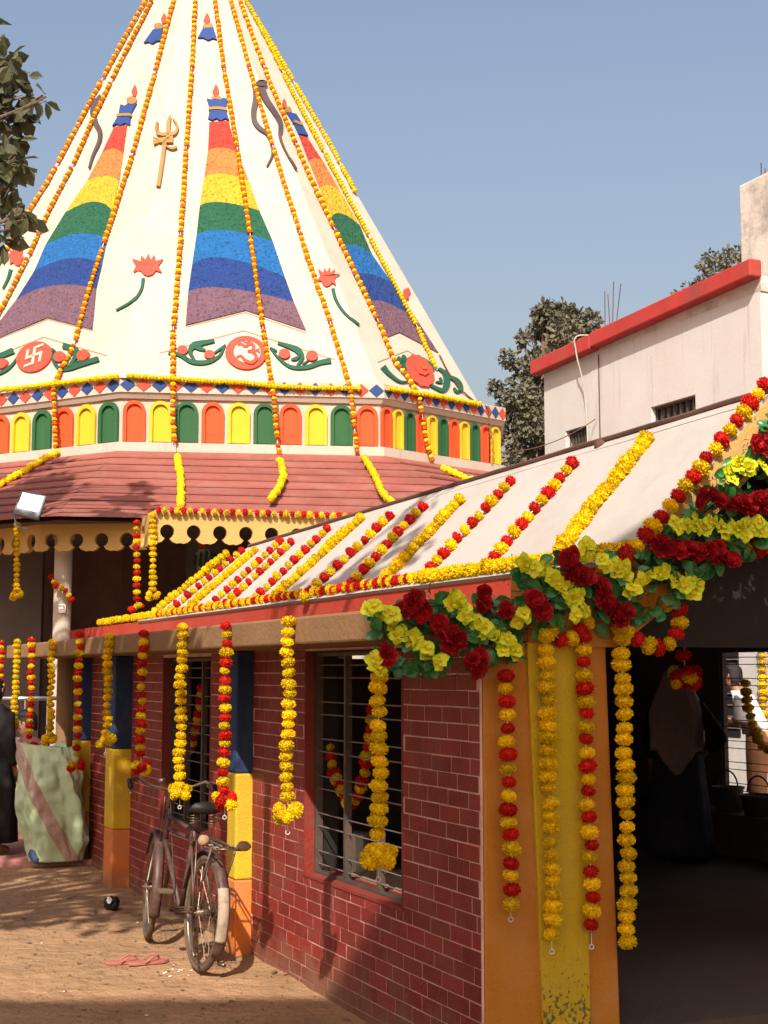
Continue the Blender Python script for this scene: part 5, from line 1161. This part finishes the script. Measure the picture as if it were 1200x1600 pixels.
# ------------------------------------------------------------------ sack, slippers, small things
def sack():
    c = at_z(76, 1344, 0.05); root = thing('sack', 'pale green woven plastic sack standing full on the pink step', 'sack', c)
    vd = V((-c.x, -c.y, 0)).normalized(); sx = V((-vd.y, vd.x, 0)); sx = -sx if sx.x < 0 else sx
    rings = []; nR, nA = 80, 150
    def folds(t, a):
        f = 0.0
        for k, (a0, sl, t0, t1, dp_, wd_) in enumerate(((-1.9, 0.9, 0.0, 0.35, 0.016, 0.10), (-1.3, 1.3, 0.0, 0.30, 0.018, 0.09), (-0.9, -0.5, 0.05, 0.5, 0.012, 0.10), (-2.3, 0.4, 0.3, 0.9, 0.014, 0.14), (-1.6, -0.35, 0.45, 1.0, 0.020, 0.13), (-1.0, 0.5, 0.5, 1.0, 0.018, 0.12), (-2.6, -0.3, 0.1, 1.0, 0.014, 0.16), (-0.5, 0.2, 0.0, 1.0, 0.016, 0.16), (-1.75, 0.1, 0.12, 0.36, 0.010, 0.2), (-2.05, -0.9, 0.25, 0.55, 0.010, 0.08), (0.8, 0.3, 0, 1, 0.02, 0.2), (2.0, -0.3, 0, 1, 0.02, 0.2))):
            c0 = a0 + sl * (t - t0); d = (a - c0 + math.pi) % (2 * math.pi) - math.pi; e = min(1, max(0, (t - t0) * 9), 1) * min(1, max(0, (t1 - t) * 9))
            f += dp_ * e * (math.exp(-(d / wd_) ** 2) - 0.8 * math.exp(-((d - wd_ * 1.5) / (wd_ * 0.7)) ** 2))
        return f
    for i in range(nR + 1):
        t = i / nR; hw = 0.24 + 0.05 * math.sin(math.pi * min(1, t * 1.02)) - 0.01 * t; dp = 0.16 + 0.05 * math.sin(math.pi * t); sh = 0.07 * (1 - t) - 0.045 * t
        if t > 0.88: hw += 0.022 * (t - 0.88) / 0.12; dp -= 0.06 * (t - 0.88) / 0.12
        ring = []
        for j in range(nA):
            a = 2 * math.pi * j / nA - math.pi; ca, sa = math.cos(a), math.sin(a); p = 0.70
            x = hw * math.copysign(abs(ca) ** p, ca); y = dp * math.copysign(abs(sa) ** p, sa); q = V((ca * 1.2, sa * 1.2, t * 1.6))
            k = 1 + (1.7 * folds(t, a) + 0.05 * noise.noise(q * 1.7) + 0.022 * noise.noise(q * 4.1 + V((5, 0, t * 3))) + 0.006 * noise.noise(q * 10)) / 0.22 * min(1, 0.3 + t * 4)
            top_ = (0.045 * abs(ca) ** 6 - 0.03 * ca + 0.05 * math.exp(-((a + 1.2) / 0.25) ** 2) - 0.045 * math.exp(-((a + 1.75) / 0.3) ** 2) - 0.06 * math.exp(-((a + 0.75) / 0.22) ** 2)) * max(0, (t - 0.7) / 0.3) ** 1.5
            ring.append(c + sx * (x * k + sh) - vd * (-y * k) + Z * max(0.0, t * 1.03 + top_))
        rings.append(ring)
    for kk, (s, dz) in enumerate(((0.95, -0.03), (0.88, -0.14), (0.8, -0.22))):   # folded in mouth
        top = rings[nR]; ce = sum(top, V((0, 0, 0))) / nA; rings.append([ce + V(((p - ce).x * s, (p - ce).y * s, (p - ce).z)) + Z * dz for p in top])
    m = MB(); m.loft(rings); o = m.build('sack_body', M['sack'], root, smooth=True, loc=c)
sack()
def slip(u, v, ang, label):
    c = at_z(u, v, 0.0); c.z = gz(c.x, c.y) + 0.004; f = V((math.cos(ang), math.sin(ang), 0)); s = V((-f.y, f.x, 0))
    root = thing('slipper', label, 'slipper', c, 'rubber slippers lying on the ground')
    n = 28; pts = []
    for j in range(n):
        a = 2 * math.pi * j / n; x = 0.128 * math.cos(a); w = 0.046 - 0.008 * math.cos(a + 0.0) * -1 - 0.010 * math.sin(math.pi * (x / 0.256 + 0.5)) ** 4
        pts.append(c + f * x + s * (w * math.sin(a)))
    m = MB(); m.prism(pts, Z * 0.018); m.build('sole', M['slipper'], root, bevel=0.003)
    for sg in (1, -1):
        m = MB(); m.tube(bez([c + f * 0.07 + Z * 0.016, c + f * 0.055 + s * sg * 0.012 + Z * 0.045, c + f * 0.015 + s * sg * 0.040 + Z * 0.042, c - f * 0.035 + s * sg * 0.042 + Z * 0.014], 5), 0.006, 6); m.build('strap', M['slipper'], root)
slip(197, 1503, R(14), 'worn pink rubber slipper lying flat, left of its pair'); slip(232, 1504, R(28), 'worn pink rubber slipper with raised strap, nearer the bicycle wheel')
c = at_z(176, 1420, 0.0); m = MB(); m.ball((0, 0, 0), 0.062, 0.055, 0.05, 18, 12); m.v = [tuple(c + Z * 0.04 + V(p) * (1 + 0.5 * noise.noise(V(p) * 28) + 0.2 * noise.noise(V(p) * 70))) for p in m.v]
bagr = thing('plastic_bag', 'crumpled black plastic bag with a white scrap on the sand', 'bag', c); m.build('bag_body', M['plastic'], bagr)
m = MB(); q = c + V((-0.01, -0.055, 0.075)); m.add([q + V((-0.03, 0, -0.02)), q + V((0.0, -0.006, -0.03)), q + V((0.015, 0.004, 0.0)), q + V((0.0, 0.0, 0.02)), q + V((-0.02, 0.004, 0.022))], [(0, 1, 2), (0, 2, 3, 4)]); m.build('white_scrap', M['whitecloth'], bagr)
c = at_z(56, 1347, 0.05); m = MB(); m.ball((0, 0, 0), 0.075, 0.045, 0.05, 14, 8); m.v = [tuple(c + Z * 0.045 + Matrix.Rotation(0.6, 3, 'Y') @ (V(p) * (1 + 0.45 * noise.noise(V(p) * 22)))) for p in m.v]
tag(m.build('cloth_pouch', M['blueplastic'], smooth=True), 'small dark blue cloth pouch lying at the foot of the sack', 'pouch')
a, b = at_z(-120, 1352, 0.0), at_z(158, 1352, 0.0); m = MB(); m.hexa([V((a.x, a.y, -0.05)), V((b.x, b.y, -0.05)), V((b.x - 0.3, b.y + 1.6, -0.05)), V((a.x, a.y + 1.6, -0.05)), V((a.x, a.y + 0.02, 0.05)), V((b.x - 0.02, b.y + 0.02, 0.05)), V((b.x - 0.3, b.y + 1.6, 0.05)), V((a.x, a.y + 1.6, 0.05))])
tag(m.build('step', M['pink'], bevel=0.02), 'low worn pink step along the temple side', None, None, 'structure')
# floodlight on the eave
fl = at_y(47, 790, 16.15); root = thing('floodlight', 'square lit floodlight clamped to the temple eave', 'floodlight', fl)
q = Matrix.Rotation(R(12), 3, 'Y') @ Matrix.Rotation(R(-22), 3, 'X'); ax = [q @ V(k) for k in ((1, 0, 0), (0, 1, 0), (0, 0, 1))]
m = MB(); m.box(fl, 0.30, 0.05, 0.31, ax); m.build('housing', M['lamp_body'], root, bevel=0.01)
m = MB(); m.box(fl - ax[1] * 0.027 + ax[2] * 0.03, 0.245, 0.006, 0.20, ax); m.build('lit_panel', M['lamp_glow'], root)
m = MB(); m.tube([fl - ax[2] * 0.16 - ax[0] * 0.13, fl - ax[2] * 0.24 - ax[0] * 0.10 + Z * -0.05 + V((0, 0.05, 0)), fl - ax[2] * 0.24 + ax[0] * 0.05 + V((0, 0.1, -0.05))], 0.012, 5); m.build('bracket', M['lamp_body'], root)
# railing
root = thing('railing', 'steel railing in front of the shrine at the left', 'railing', at_z(45, 1300, 0.45))
yy = 15.9; a, b = at_y(-40, 1091, yy), at_y(92, 1091, yy); m = MB(); m.tube([a, b], 0.022, 8); m.build('top_rail', M['rail'], root, smooth=True)
for u in (-30, 0, 40, 75, 90): m = MB(); p = at_y(u, 1091, yy); m.tube([p, V((p.x, p.y, 0.2))], 0.014, 6); m.build('post', M['rail'], root)
# tin and plank inside the near window, buckets on the inner ledge
m = MB(); m.hbox(WINA[0] + 0.003, WINA[1] - 0.003, 0.2, 0.62, 0.55, 0.598); m.build('window_shelf', M['wood'], hall)
c = at_r(556, 1378, 0.34); c.z = 0.599; m = MB(); m.loft([[c + V((0.075 * math.cos(t), 0.075 * math.sin(t), z)) for t in [2 * math.pi * j / 20 for j in range(20)]] for z in (0, 0.22)]); tn = thing('tin', 'plain grey tin standing inside the near window', 'tin', c); m.build('can', M['tin'], tn, smooth=False)
m = MB(); m.torus(c + Z * 0.215, 0.075, 0.005, V((1, 0, 0)), V((0, 1, 0)), 20, 5); m.build('rim', M['tin'], tn)
p0 = at_r(484, 1292, 0.30); p1 = at_r(541, 1372, 0.30); p1.z = 0.60; d = (p1 - p0); nn = d.cross(HR).normalized()
m = MB(); m.hexa([p0, p0 + nn * -0.10, p0 + nn * -0.10 + HR * 0.025, p0 + HR * 0.025, p1, p1 + nn * -0.10, p1 + nn * -0.10 + HR * 0.025, p1 + HR * 0.025]); tag(m.build('plank', M['wood']), 'short timber plank leaning inside the near window', 'plank')
def bucket(u, v, rad, h, label):
    c = at_r(u, v, 5.16); c.z = 0.502; root = thing('bucket', label, 'bucket', c, 'buckets on the inner ledge')
    m = MB(); m.loft([[c + V((r * math.cos(t), r * math.sin(t), z)) for t in [2 * math.pi * j / 20 for j in range(20)]] for r, z in ((rad * 0.78, 0), (rad, h), (rad * 1.06, h), (rad * 1.06, h - 0.02), (rad * 0.95, h - 0.021), (rad * 0.74, 0.02))]); m.build('pail', M['basket'], root)
    m = MB(); m.torus(c + Z * h, rad * 1.0, 0.008, HW, Z, 18, 5, 0.05, math.pi - 0.05); m.build('handle', M['basket'], root)
bucket(1138, 1250, 0.14, 0.22, 'dark bucket with raised handle at the left end of the inner window'); bucket(1186, 1254, 0.16, 0.18, 'dark bucket with tall arched handle under the inner window, right one')
# leaves, chips and scraps on the ground
m = MB(); m2 = MB()
for i in range(2600):
    x, y = random.uniform(-4.2, 0.6), random.uniform(6.2, 13.5)
    if (V((x, y, 0)) - HO).dot(HR) > -0.02: continue
    z = gz(x, y) + 0.004; s = random.uniform(0.007, 0.021) * (2.0 if random.random() < 0.06 else 1); a = random.uniform(0, 6.28); dx, dy = math.cos(a) * s, math.sin(a) * s; k = random.uniform(0.15, 0.6)
    m.add([(x - dx, y - dy, z), (x + dy * k, y - dx * k, z + s * 0.3), (x + dx, y + dy, z + s * random.uniform(0, 0.5)), (x - dy * k, y + dx * k, z + s * 0.2)], [(0, 1, 2, 3)])
tag(m.build('leaf_litter', M['litter']), 'scattered dry leaf bits and chips on the sand', None, None, 'stuff')
for i in range(26):
    p = at_z(random.gauss(278, 14), random.gauss(1514, 5), 0.0) if i < 12 else V((random.uniform(-3.4, -0.6), random.uniform(7, 13), 0))
    s = random.uniform(0.004, 0.011); z = gz(p.x, p.y) + 0.006; m2.ball((p.x, p.y, z), s, s * 0.7, s * 0.4, 5, 4)
tag(m2.build('paper_scraps', M['whitecloth']), 'tiny pale scraps scattered beside the slippers', None, None, 'stuff')

# ------------------------------------------------------------------ people
def skin_mesh(name, joints, edges, mt, sub=2, root=0):
    me = bpy.data.meshes.new(name); me.from_pydata([tuple(j[0]) for j in joints], edges, [])
    o = bpy.data.objects.new(name, me); COL.objects.link(o)
    o.modifiers.new('skin', 'SKIN'); s = o.modifiers.new('sub', 'SUBSURF'); s.levels = sub; s.render_levels = sub
    sv = me.skin_vertices[0].data
    for i, j in enumerate(joints): sv[i].radius = (j[1], j[2] if len(j) > 2 else j[1]); sv[i].use_root = (i == root)
    dg = bpy.context.evaluated_depsgraph_get(); out = bpy.data.meshes.new_from_object(o.evaluated_get(dg)); bpy.data.objects.remove(o)
    out.name = name; out.materials.clear(); out.materials.append(mt); out.polygons.foreach_set('use_smooth', [True] * len(out.polygons)); return out
def figure(label, base, yaw, J, skin=True):
    """J: joint positions in the person's own frame (x right, y front, z up)"""
    Mx = Matrix.Translation(base) @ Matrix.Rotation(yaw, 4, 'Z'); T = lambda p: Mx @ V(p)
    root = thing('person', label, 'person', base)
    jn = ['pelvis', 'waist', 'chest', 'neck0', 'neck', 'skull0', 'skull1', 'skull2', 'lhip', 'lknee', 'lank', 'ltoe', 'rhip', 'rknee', 'rank', 'rtoe', 'lsh', 'lel', 'lwr', 'rsh', 'rel', 'rwr']
    rad = [0.125, 0.105, 0.125, 0.06, 0.052, 0.068, 0.088, 0.062, 0.085, 0.055, 0.038, 0.035, 0.085, 0.055, 0.038, 0.035, 0.058, 0.042, 0.028, 0.058, 0.042, 0.028]
    ed = [(0, 1), (1, 2), (2, 3), (3, 4), (4, 5), (5, 6), (6, 7), (0, 8), (8, 9), (9, 10), (10, 11), (0, 12), (12, 13), (13, 14), (14, 15), (2, 16), (16, 17), (17, 18), (2, 19), (19, 20), (20, 21)]
    pts = [J[k] for k in jn]; joints = [(T(p), r) for p, r in zip(pts, rad)]
    for sd_, w in (('l', 18), ('r', 21)):          # five separate fingers
        a, b = V(J[sd_ + 'el']), V(J[sd_ + 'wr']); d = (b - a).normalized(); s = d.cross(V((0, 1, 0.3))).normalized(); palm = b + d * 0.06
        k = len(joints); joints.append((T(palm), 0.028, 0.018)); ed.append((w, k))
        for f in range(4):
            o = (f - 1.5) * 0.017; L = (0.055, 0.066, 0.062, 0.048)[f]; p1 = palm + s * o + d * 0.03; p2 = p1 + d * L * 0.5 + V((0, 0.01, 0)); p3 = p2 + d * L * 0.45 + V((0, 0.02, 0))
            n = len(joints); joints += [(T(p1), 0.0095), (T(p2), 0.0085), (T(p3), 0.007)]; ed += [(k, n), (n, n + 1), (n + 1, n + 2)]
        n = len(joints); q = b + d * 0.025 + s * 0.03; joints += [(T(q), 0.011), (T(q + s * 0.02 + d * 0.03), 0.009)]; ed += [(w, n), (n, n + 1)]
    body = link('body', skin_mesh('body', joints, ed, M['skin'], 1), root)
    return root, T
def face(root, T, c, fwd_s=1.0):
    """nose, eyes, mouth, ears around skull centre c"""
    c = V(c); m = MB(); m.ball(T(c + V((0, 0.098, -0.01))), 0.014, 0.018, 0.022, 8, 6); m.build('nose', M['skin'], root, smooth=True)
    for s in (1, -1):
        m = MB(); m.ball(T(c + V((s * 0.032, 0.078, 0.012))), 0.011, 0.011, 0.008, 8, 6); m.build('eye', M['hair'], root, smooth=True)
        m = MB(); m.ball(T(c + V((s * 0.088, 0.0, 0.0))), 0.010, 0.02, 0.028, 8, 6); m.build('ear', M['skin'], root, smooth=True)
    m = MB(); m.ball(T(c + V((0, 0.083, -0.05))), 0.024, 0.008, 0.006, 8, 5); m.build('mouth', M['maroon'], root, smooth=True)
def hair_cap(root, T, c, k=1.0, back=0.02, lower=-0.02):
    c = V(c); m = MB(); rings = []
    for i in range(9):
        a = math.pi * 0.58 * (1 - i / 9) + 0.02; r = math.sin(a); rings.append([T(c + V((0.100 * k * r * math.cos(t), -back + 0.112 * k * r * math.sin(t) - (0.0 if math.sin(t) < 0.3 else 0.03 * (a > 1.2)), 0.025 + 0.105 * k * math.cos(a) - (0.07 if math.sin(t) < 0.2 and a > 1.3 else 0)))) for t in [2 * math.pi * j / 18 for j in range(18)]])
    m.loft(rings); m.build('hair', M['hair'], root, smooth=True)
def rings_cloth(name, root, T, rings, mt, fold=0.0, nf=9, cap=True):
    """rings: (centre xyz, half width, half depth)"""
    m = MB(); out = []
    n = 48
    for i, (c, a, b) in enumerate(rings):
        t = i / (len(rings) - 1); out.append([T(V(c) + V((a * math.cos(q), b * math.sin(q), 0)) * (1 + fold * t * math.sin(nf * q + 2 * t) + 0.02 * noise.noise(V((math.cos(q) * 2, math.sin(q) * 2, t * 5))))) for q in [2 * math.pi * j / n for j in range(n)]])
    m.loft(out, cap); return m.build(name, mt, root, smooth=True)
def sleeve(name, root, T, pts, rs, mt):
    m = MB(); m.tube([T(p) for p in bez(pts, 5)], [rs[0] + (rs[-1] - rs[0]) * i / (5 * (len(pts) - 1)) for i in range(5 * (len(pts) - 1) + 1)], 12); return m.build(name, mt, root, smooth=True)
STAND = dict(pelvis=(0, 0, 0.88), waist=(0, 0, 1.03), chest=(0, 0.0, 1.22), neck0=(0, 0, 1.36), neck=(0, 0.005, 1.41), skull0=(0, 0.03, 1.46), skull1=(0, 0.015, 1.53), skull2=(0, 0, 1.58), lhip=(-0.09, 0, 0.82), lknee=(-0.10, 0.02, 0.46), lank=(-0.10, -0.01, 0.08), ltoe=(-0.11, 0.13, 0.035), rhip=(0.09, 0, 0.82), rknee=(0.10, 0.02, 0.46), rank=(0.10, -0.01, 0.08), rtoe=(0.11, 0.13, 0.035), lsh=(-0.17, 0, 1.30), lel=(-0.22, -0.02, 1.03), lwr=(-0.22, 0.06, 0.80), rsh=(0.17, 0, 1.30), rel=(0.22, -0.02, 1.03), rwr=(0.22, 0.06, 0.80))
# standing woman in the dark hall, seen from behind, hand on hip
b = at_z(1062, 1345, 0.15); J = dict(STAND, rsh=(0.17, 0, 1.30), rel=(0.36, -0.06, 1.03), rwr=(0.19, 0.06, 0.88))
root, T = figure('woman in dark dress and grey veil standing in the dark hall, hand on hip', b, R(-14), J)
face(root, T, (0, 0.015, 1.52)); hair_cap(root, T, (0, 0.01, 1.52))
rings_cloth('dress', root, T, [((0, 0, 1.37), 0.09, 0.08), ((0, 0, 1.33), 0.19, 0.12), ((0, 0, 1.2), 0.205, 0.145), ((0, 0, 1.02), 0.17, 0.135), ((0, 0, 0.85), 0.215, 0.165), ((0, 0, 0.5), 0.25, 0.2), ((0, 0, 0.2), 0.28, 0.23), ((0, 0, 0.06), 0.30, 0.25)], M['darkcloth'], 0.05)
sleeve('sleeve', root, T, [(0.16, 0, 1.31), (0.27, -0.03, 1.17), (0.36, -0.06, 1.03), (0.27, 0.0, 0.95)], (0.075, 0.055), M['blackcloth']); sleeve('sleeve', root, T, [(-0.16, 0, 1.31), (-0.22, -0.02, 1.03), (-0.22, 0.04, 0.88)], (0.075, 0.05), M['blackcloth'])
m = MB(); vs = []; nU, nV_ = 24, 18
for i in range(nV_ + 1):
    t = i / nV_
    for j in range(nU + 1):
        q = math.pi * (1.0 + j / nU); s = math.cos(q)
        if t < 0.3: k = t / 0.3; a = 0.03 + 0.09 * math.sin(k * 1.57); z = 1.63 - 0.10 * k ** 1.5; dp = a * 1.05
        else: k = (t - 0.3) / 0.7; a = 0.12 + 0.13 * min(1, k * 2.2) - 0.02 * k; z = 1.53 - 0.70 * k - (0.10 * math.cos(s * 3.6) * k); dp = 0.125 + 0.06 * min(1, k * 2)
        fo = 1 + 0.045 * t * math.sin(11 * q)
        vs.append(T((a * s * fo, (dp * math.sin(q)) * fo - 0.005, z)))
m.add(vs, [(i * (nU + 1) + j, i * (nU + 1) + j + 1, (i + 1) * (nU + 1) + j + 1, (i + 1) * (nU + 1) + j) for i in range(nV_) for j in range(nU)])
vl = m.build('veil', M['greyveil'], root, smooth=True); vl.modifiers.new('solid', 'SOLIDIFY').thickness = 0.004
# man beyond the inner window, bending to the left
pb = at_r(1181, 1049, 6.7); m = MB(); m.hbox(3.0, 8.8, 5.65, 8.15, -0.1, 0.18); tag(m.build('paved_strip', M['floor']), 'cement strip on the far side of the hall', None, None, 'structure')
b = V((pb.x, pb.y, 0.18)); J = dict(STAND, pelvis=(0, -0.03, 0.90), waist=(0, 0.03, 1.05), chest=(0, 0.12, 1.22), neck0=(0, 0.19, 1.36), neck=(0, 0.22, 1.41), skull0=(0, 0.27, 1.45), skull1=(0, 0.27, 1.53), skull2=(0, 0.25, 1.58), lsh=(-0.17, 0.12, 1.30), lel=(-0.22, 0.15, 1.03), lwr=(-0.15, 0.38, 1.04), rsh=(0.17, 0.12, 1.30), rel=(0.22, 0.14, 1.04), rwr=(0.14, 0.38, 1.06))
root, T = figure('man in white shirt and tan trousers bending beyond the inner window', b, R(68), J)
face(root, T, (0, 0.27, 1.52)); hair_cap(root, T, (0, 0.265, 1.525))
rings_cloth('shirt', root, T, [((0, 0.19, 1.37), 0.08, 0.075), ((0, 0.14, 1.32), 0.19, 0.11), ((0, 0.11, 1.2), 0.205, 0.135), ((0, 0.04, 1.05), 0.185, 0.14), ((0, 0.0, 0.92), 0.19, 0.155)], M['whitecloth'], 0.03)
for s in (1, -1):
    sleeve('sleeve', root, T, [(s * 0.16, 0.13, 1.31), (s * 0.21, 0.14, 1.16), (s * 0.22, 0.15, 1.05)], (0.078, 0.062), M['whitecloth'])
    rings_cloth('trouser_leg', root, T, [((s * 0.07, -0.02, 0.96), 0.11, 0.13), ((s * 0.095, 0, 0.8), 0.105, 0.115), ((s * 0.10, 0.02, 0.46), 0.08, 0.09), ((s * 0.10, 0.0, 0.09), 0.07, 0.08)], M['browncloth'], 0.02)
# person in black at the left edge
b = at_z(-16, 1335, 0.05); root, T = figure('person in black clothes standing at the left edge beside the sack', b, R(-30), STAND)
face(root, T, (0, 0.015, 1.52)); hair_cap(root, T, (0, 0.01, 1.52))
rings_cloth('long_coat', root, T, [((0, 0, 1.39), 0.08, 0.075), ((0, 0, 1.33), 0.19, 0.12), ((0, 0, 1.2), 0.21, 0.15), ((0, 0, 1.0), 0.20, 0.16), ((0, 0, 0.5), 0.25, 0.2), ((0, 0, 0.12), 0.26, 0.22)], M['blackcloth'], 0.05)
for s in (1, -1): sleeve('sleeve', root, T, [(s * 0.16, 0, 1.31), (s * 0.22, -0.02, 1.03), (s * 0.22, 0.05, 0.84)], (0.078, 0.055), M['blackcloth'])
# crouched person behind the sack
b = at_z(57, 1300, 0.25); b = at_y(57, 1049, 15.2); b.z = 0.45
SIT = dict(STAND, pelvis=(0, 0, 0.13), waist=(0, 0.02, 0.28), chest=(0, 0.06, 0.46), neck0=(0, 0.11, 0.60), neck=(0, 0.13, 0.65), skull0=(0, 0.17, 0.69), skull1=(0, 0.16, 0.77), skull2=(0, 0.14, 0.82), lhip=(-0.09, 0.02, 0.11), lknee=(-0.14, 0.40, 0.35), lank=(-0.12, 0.36, -0.02), ltoe=(-0.12, 0.48, -0.05), rhip=(0.09, 0.02, 0.11), rknee=(0.14, 0.40, 0.35), rank=(0.12, 0.36, -0.02), rtoe=(0.12, 0.48, -0.05), lsh=(-0.17, 0.07, 0.54), lel=(-0.24, 0.2, 0.34), lwr=(-0.12, 0.4, 0.38), rsh=(0.17, 0.07, 0.54), rel=(0.24, 0.2, 0.34), rwr=(0.12, 0.4, 0.38))
root, T = figure('person with black hair and maroon shawl sitting hunched behind the green sack', b, R(150), SIT)
face(root, T, (0, 0.16, 0.76)); hair_cap(root, T, (0, 0.15, 0.765), 1.12)
rings_cloth('shawl', root, T, [((0, 0.11, 0.62), 0.085, 0.08), ((0, 0.08, 0.55), 0.20, 0.14), ((0, 0.05, 0.42), 0.24, 0.18), ((0, 0.03, 0.2), 0.25, 0.22), ((0, 0.04, 0.02), 0.27, 0.25)], M['maroon'], 0.04)
m = MB(); m.box((b.x, b.y, b.z - 0.22), 0.4, 0.4, 0.42); tag(m.build('stool', M['wood'], bevel=0.01), 'low wooden block under the hunched person', 'stool')
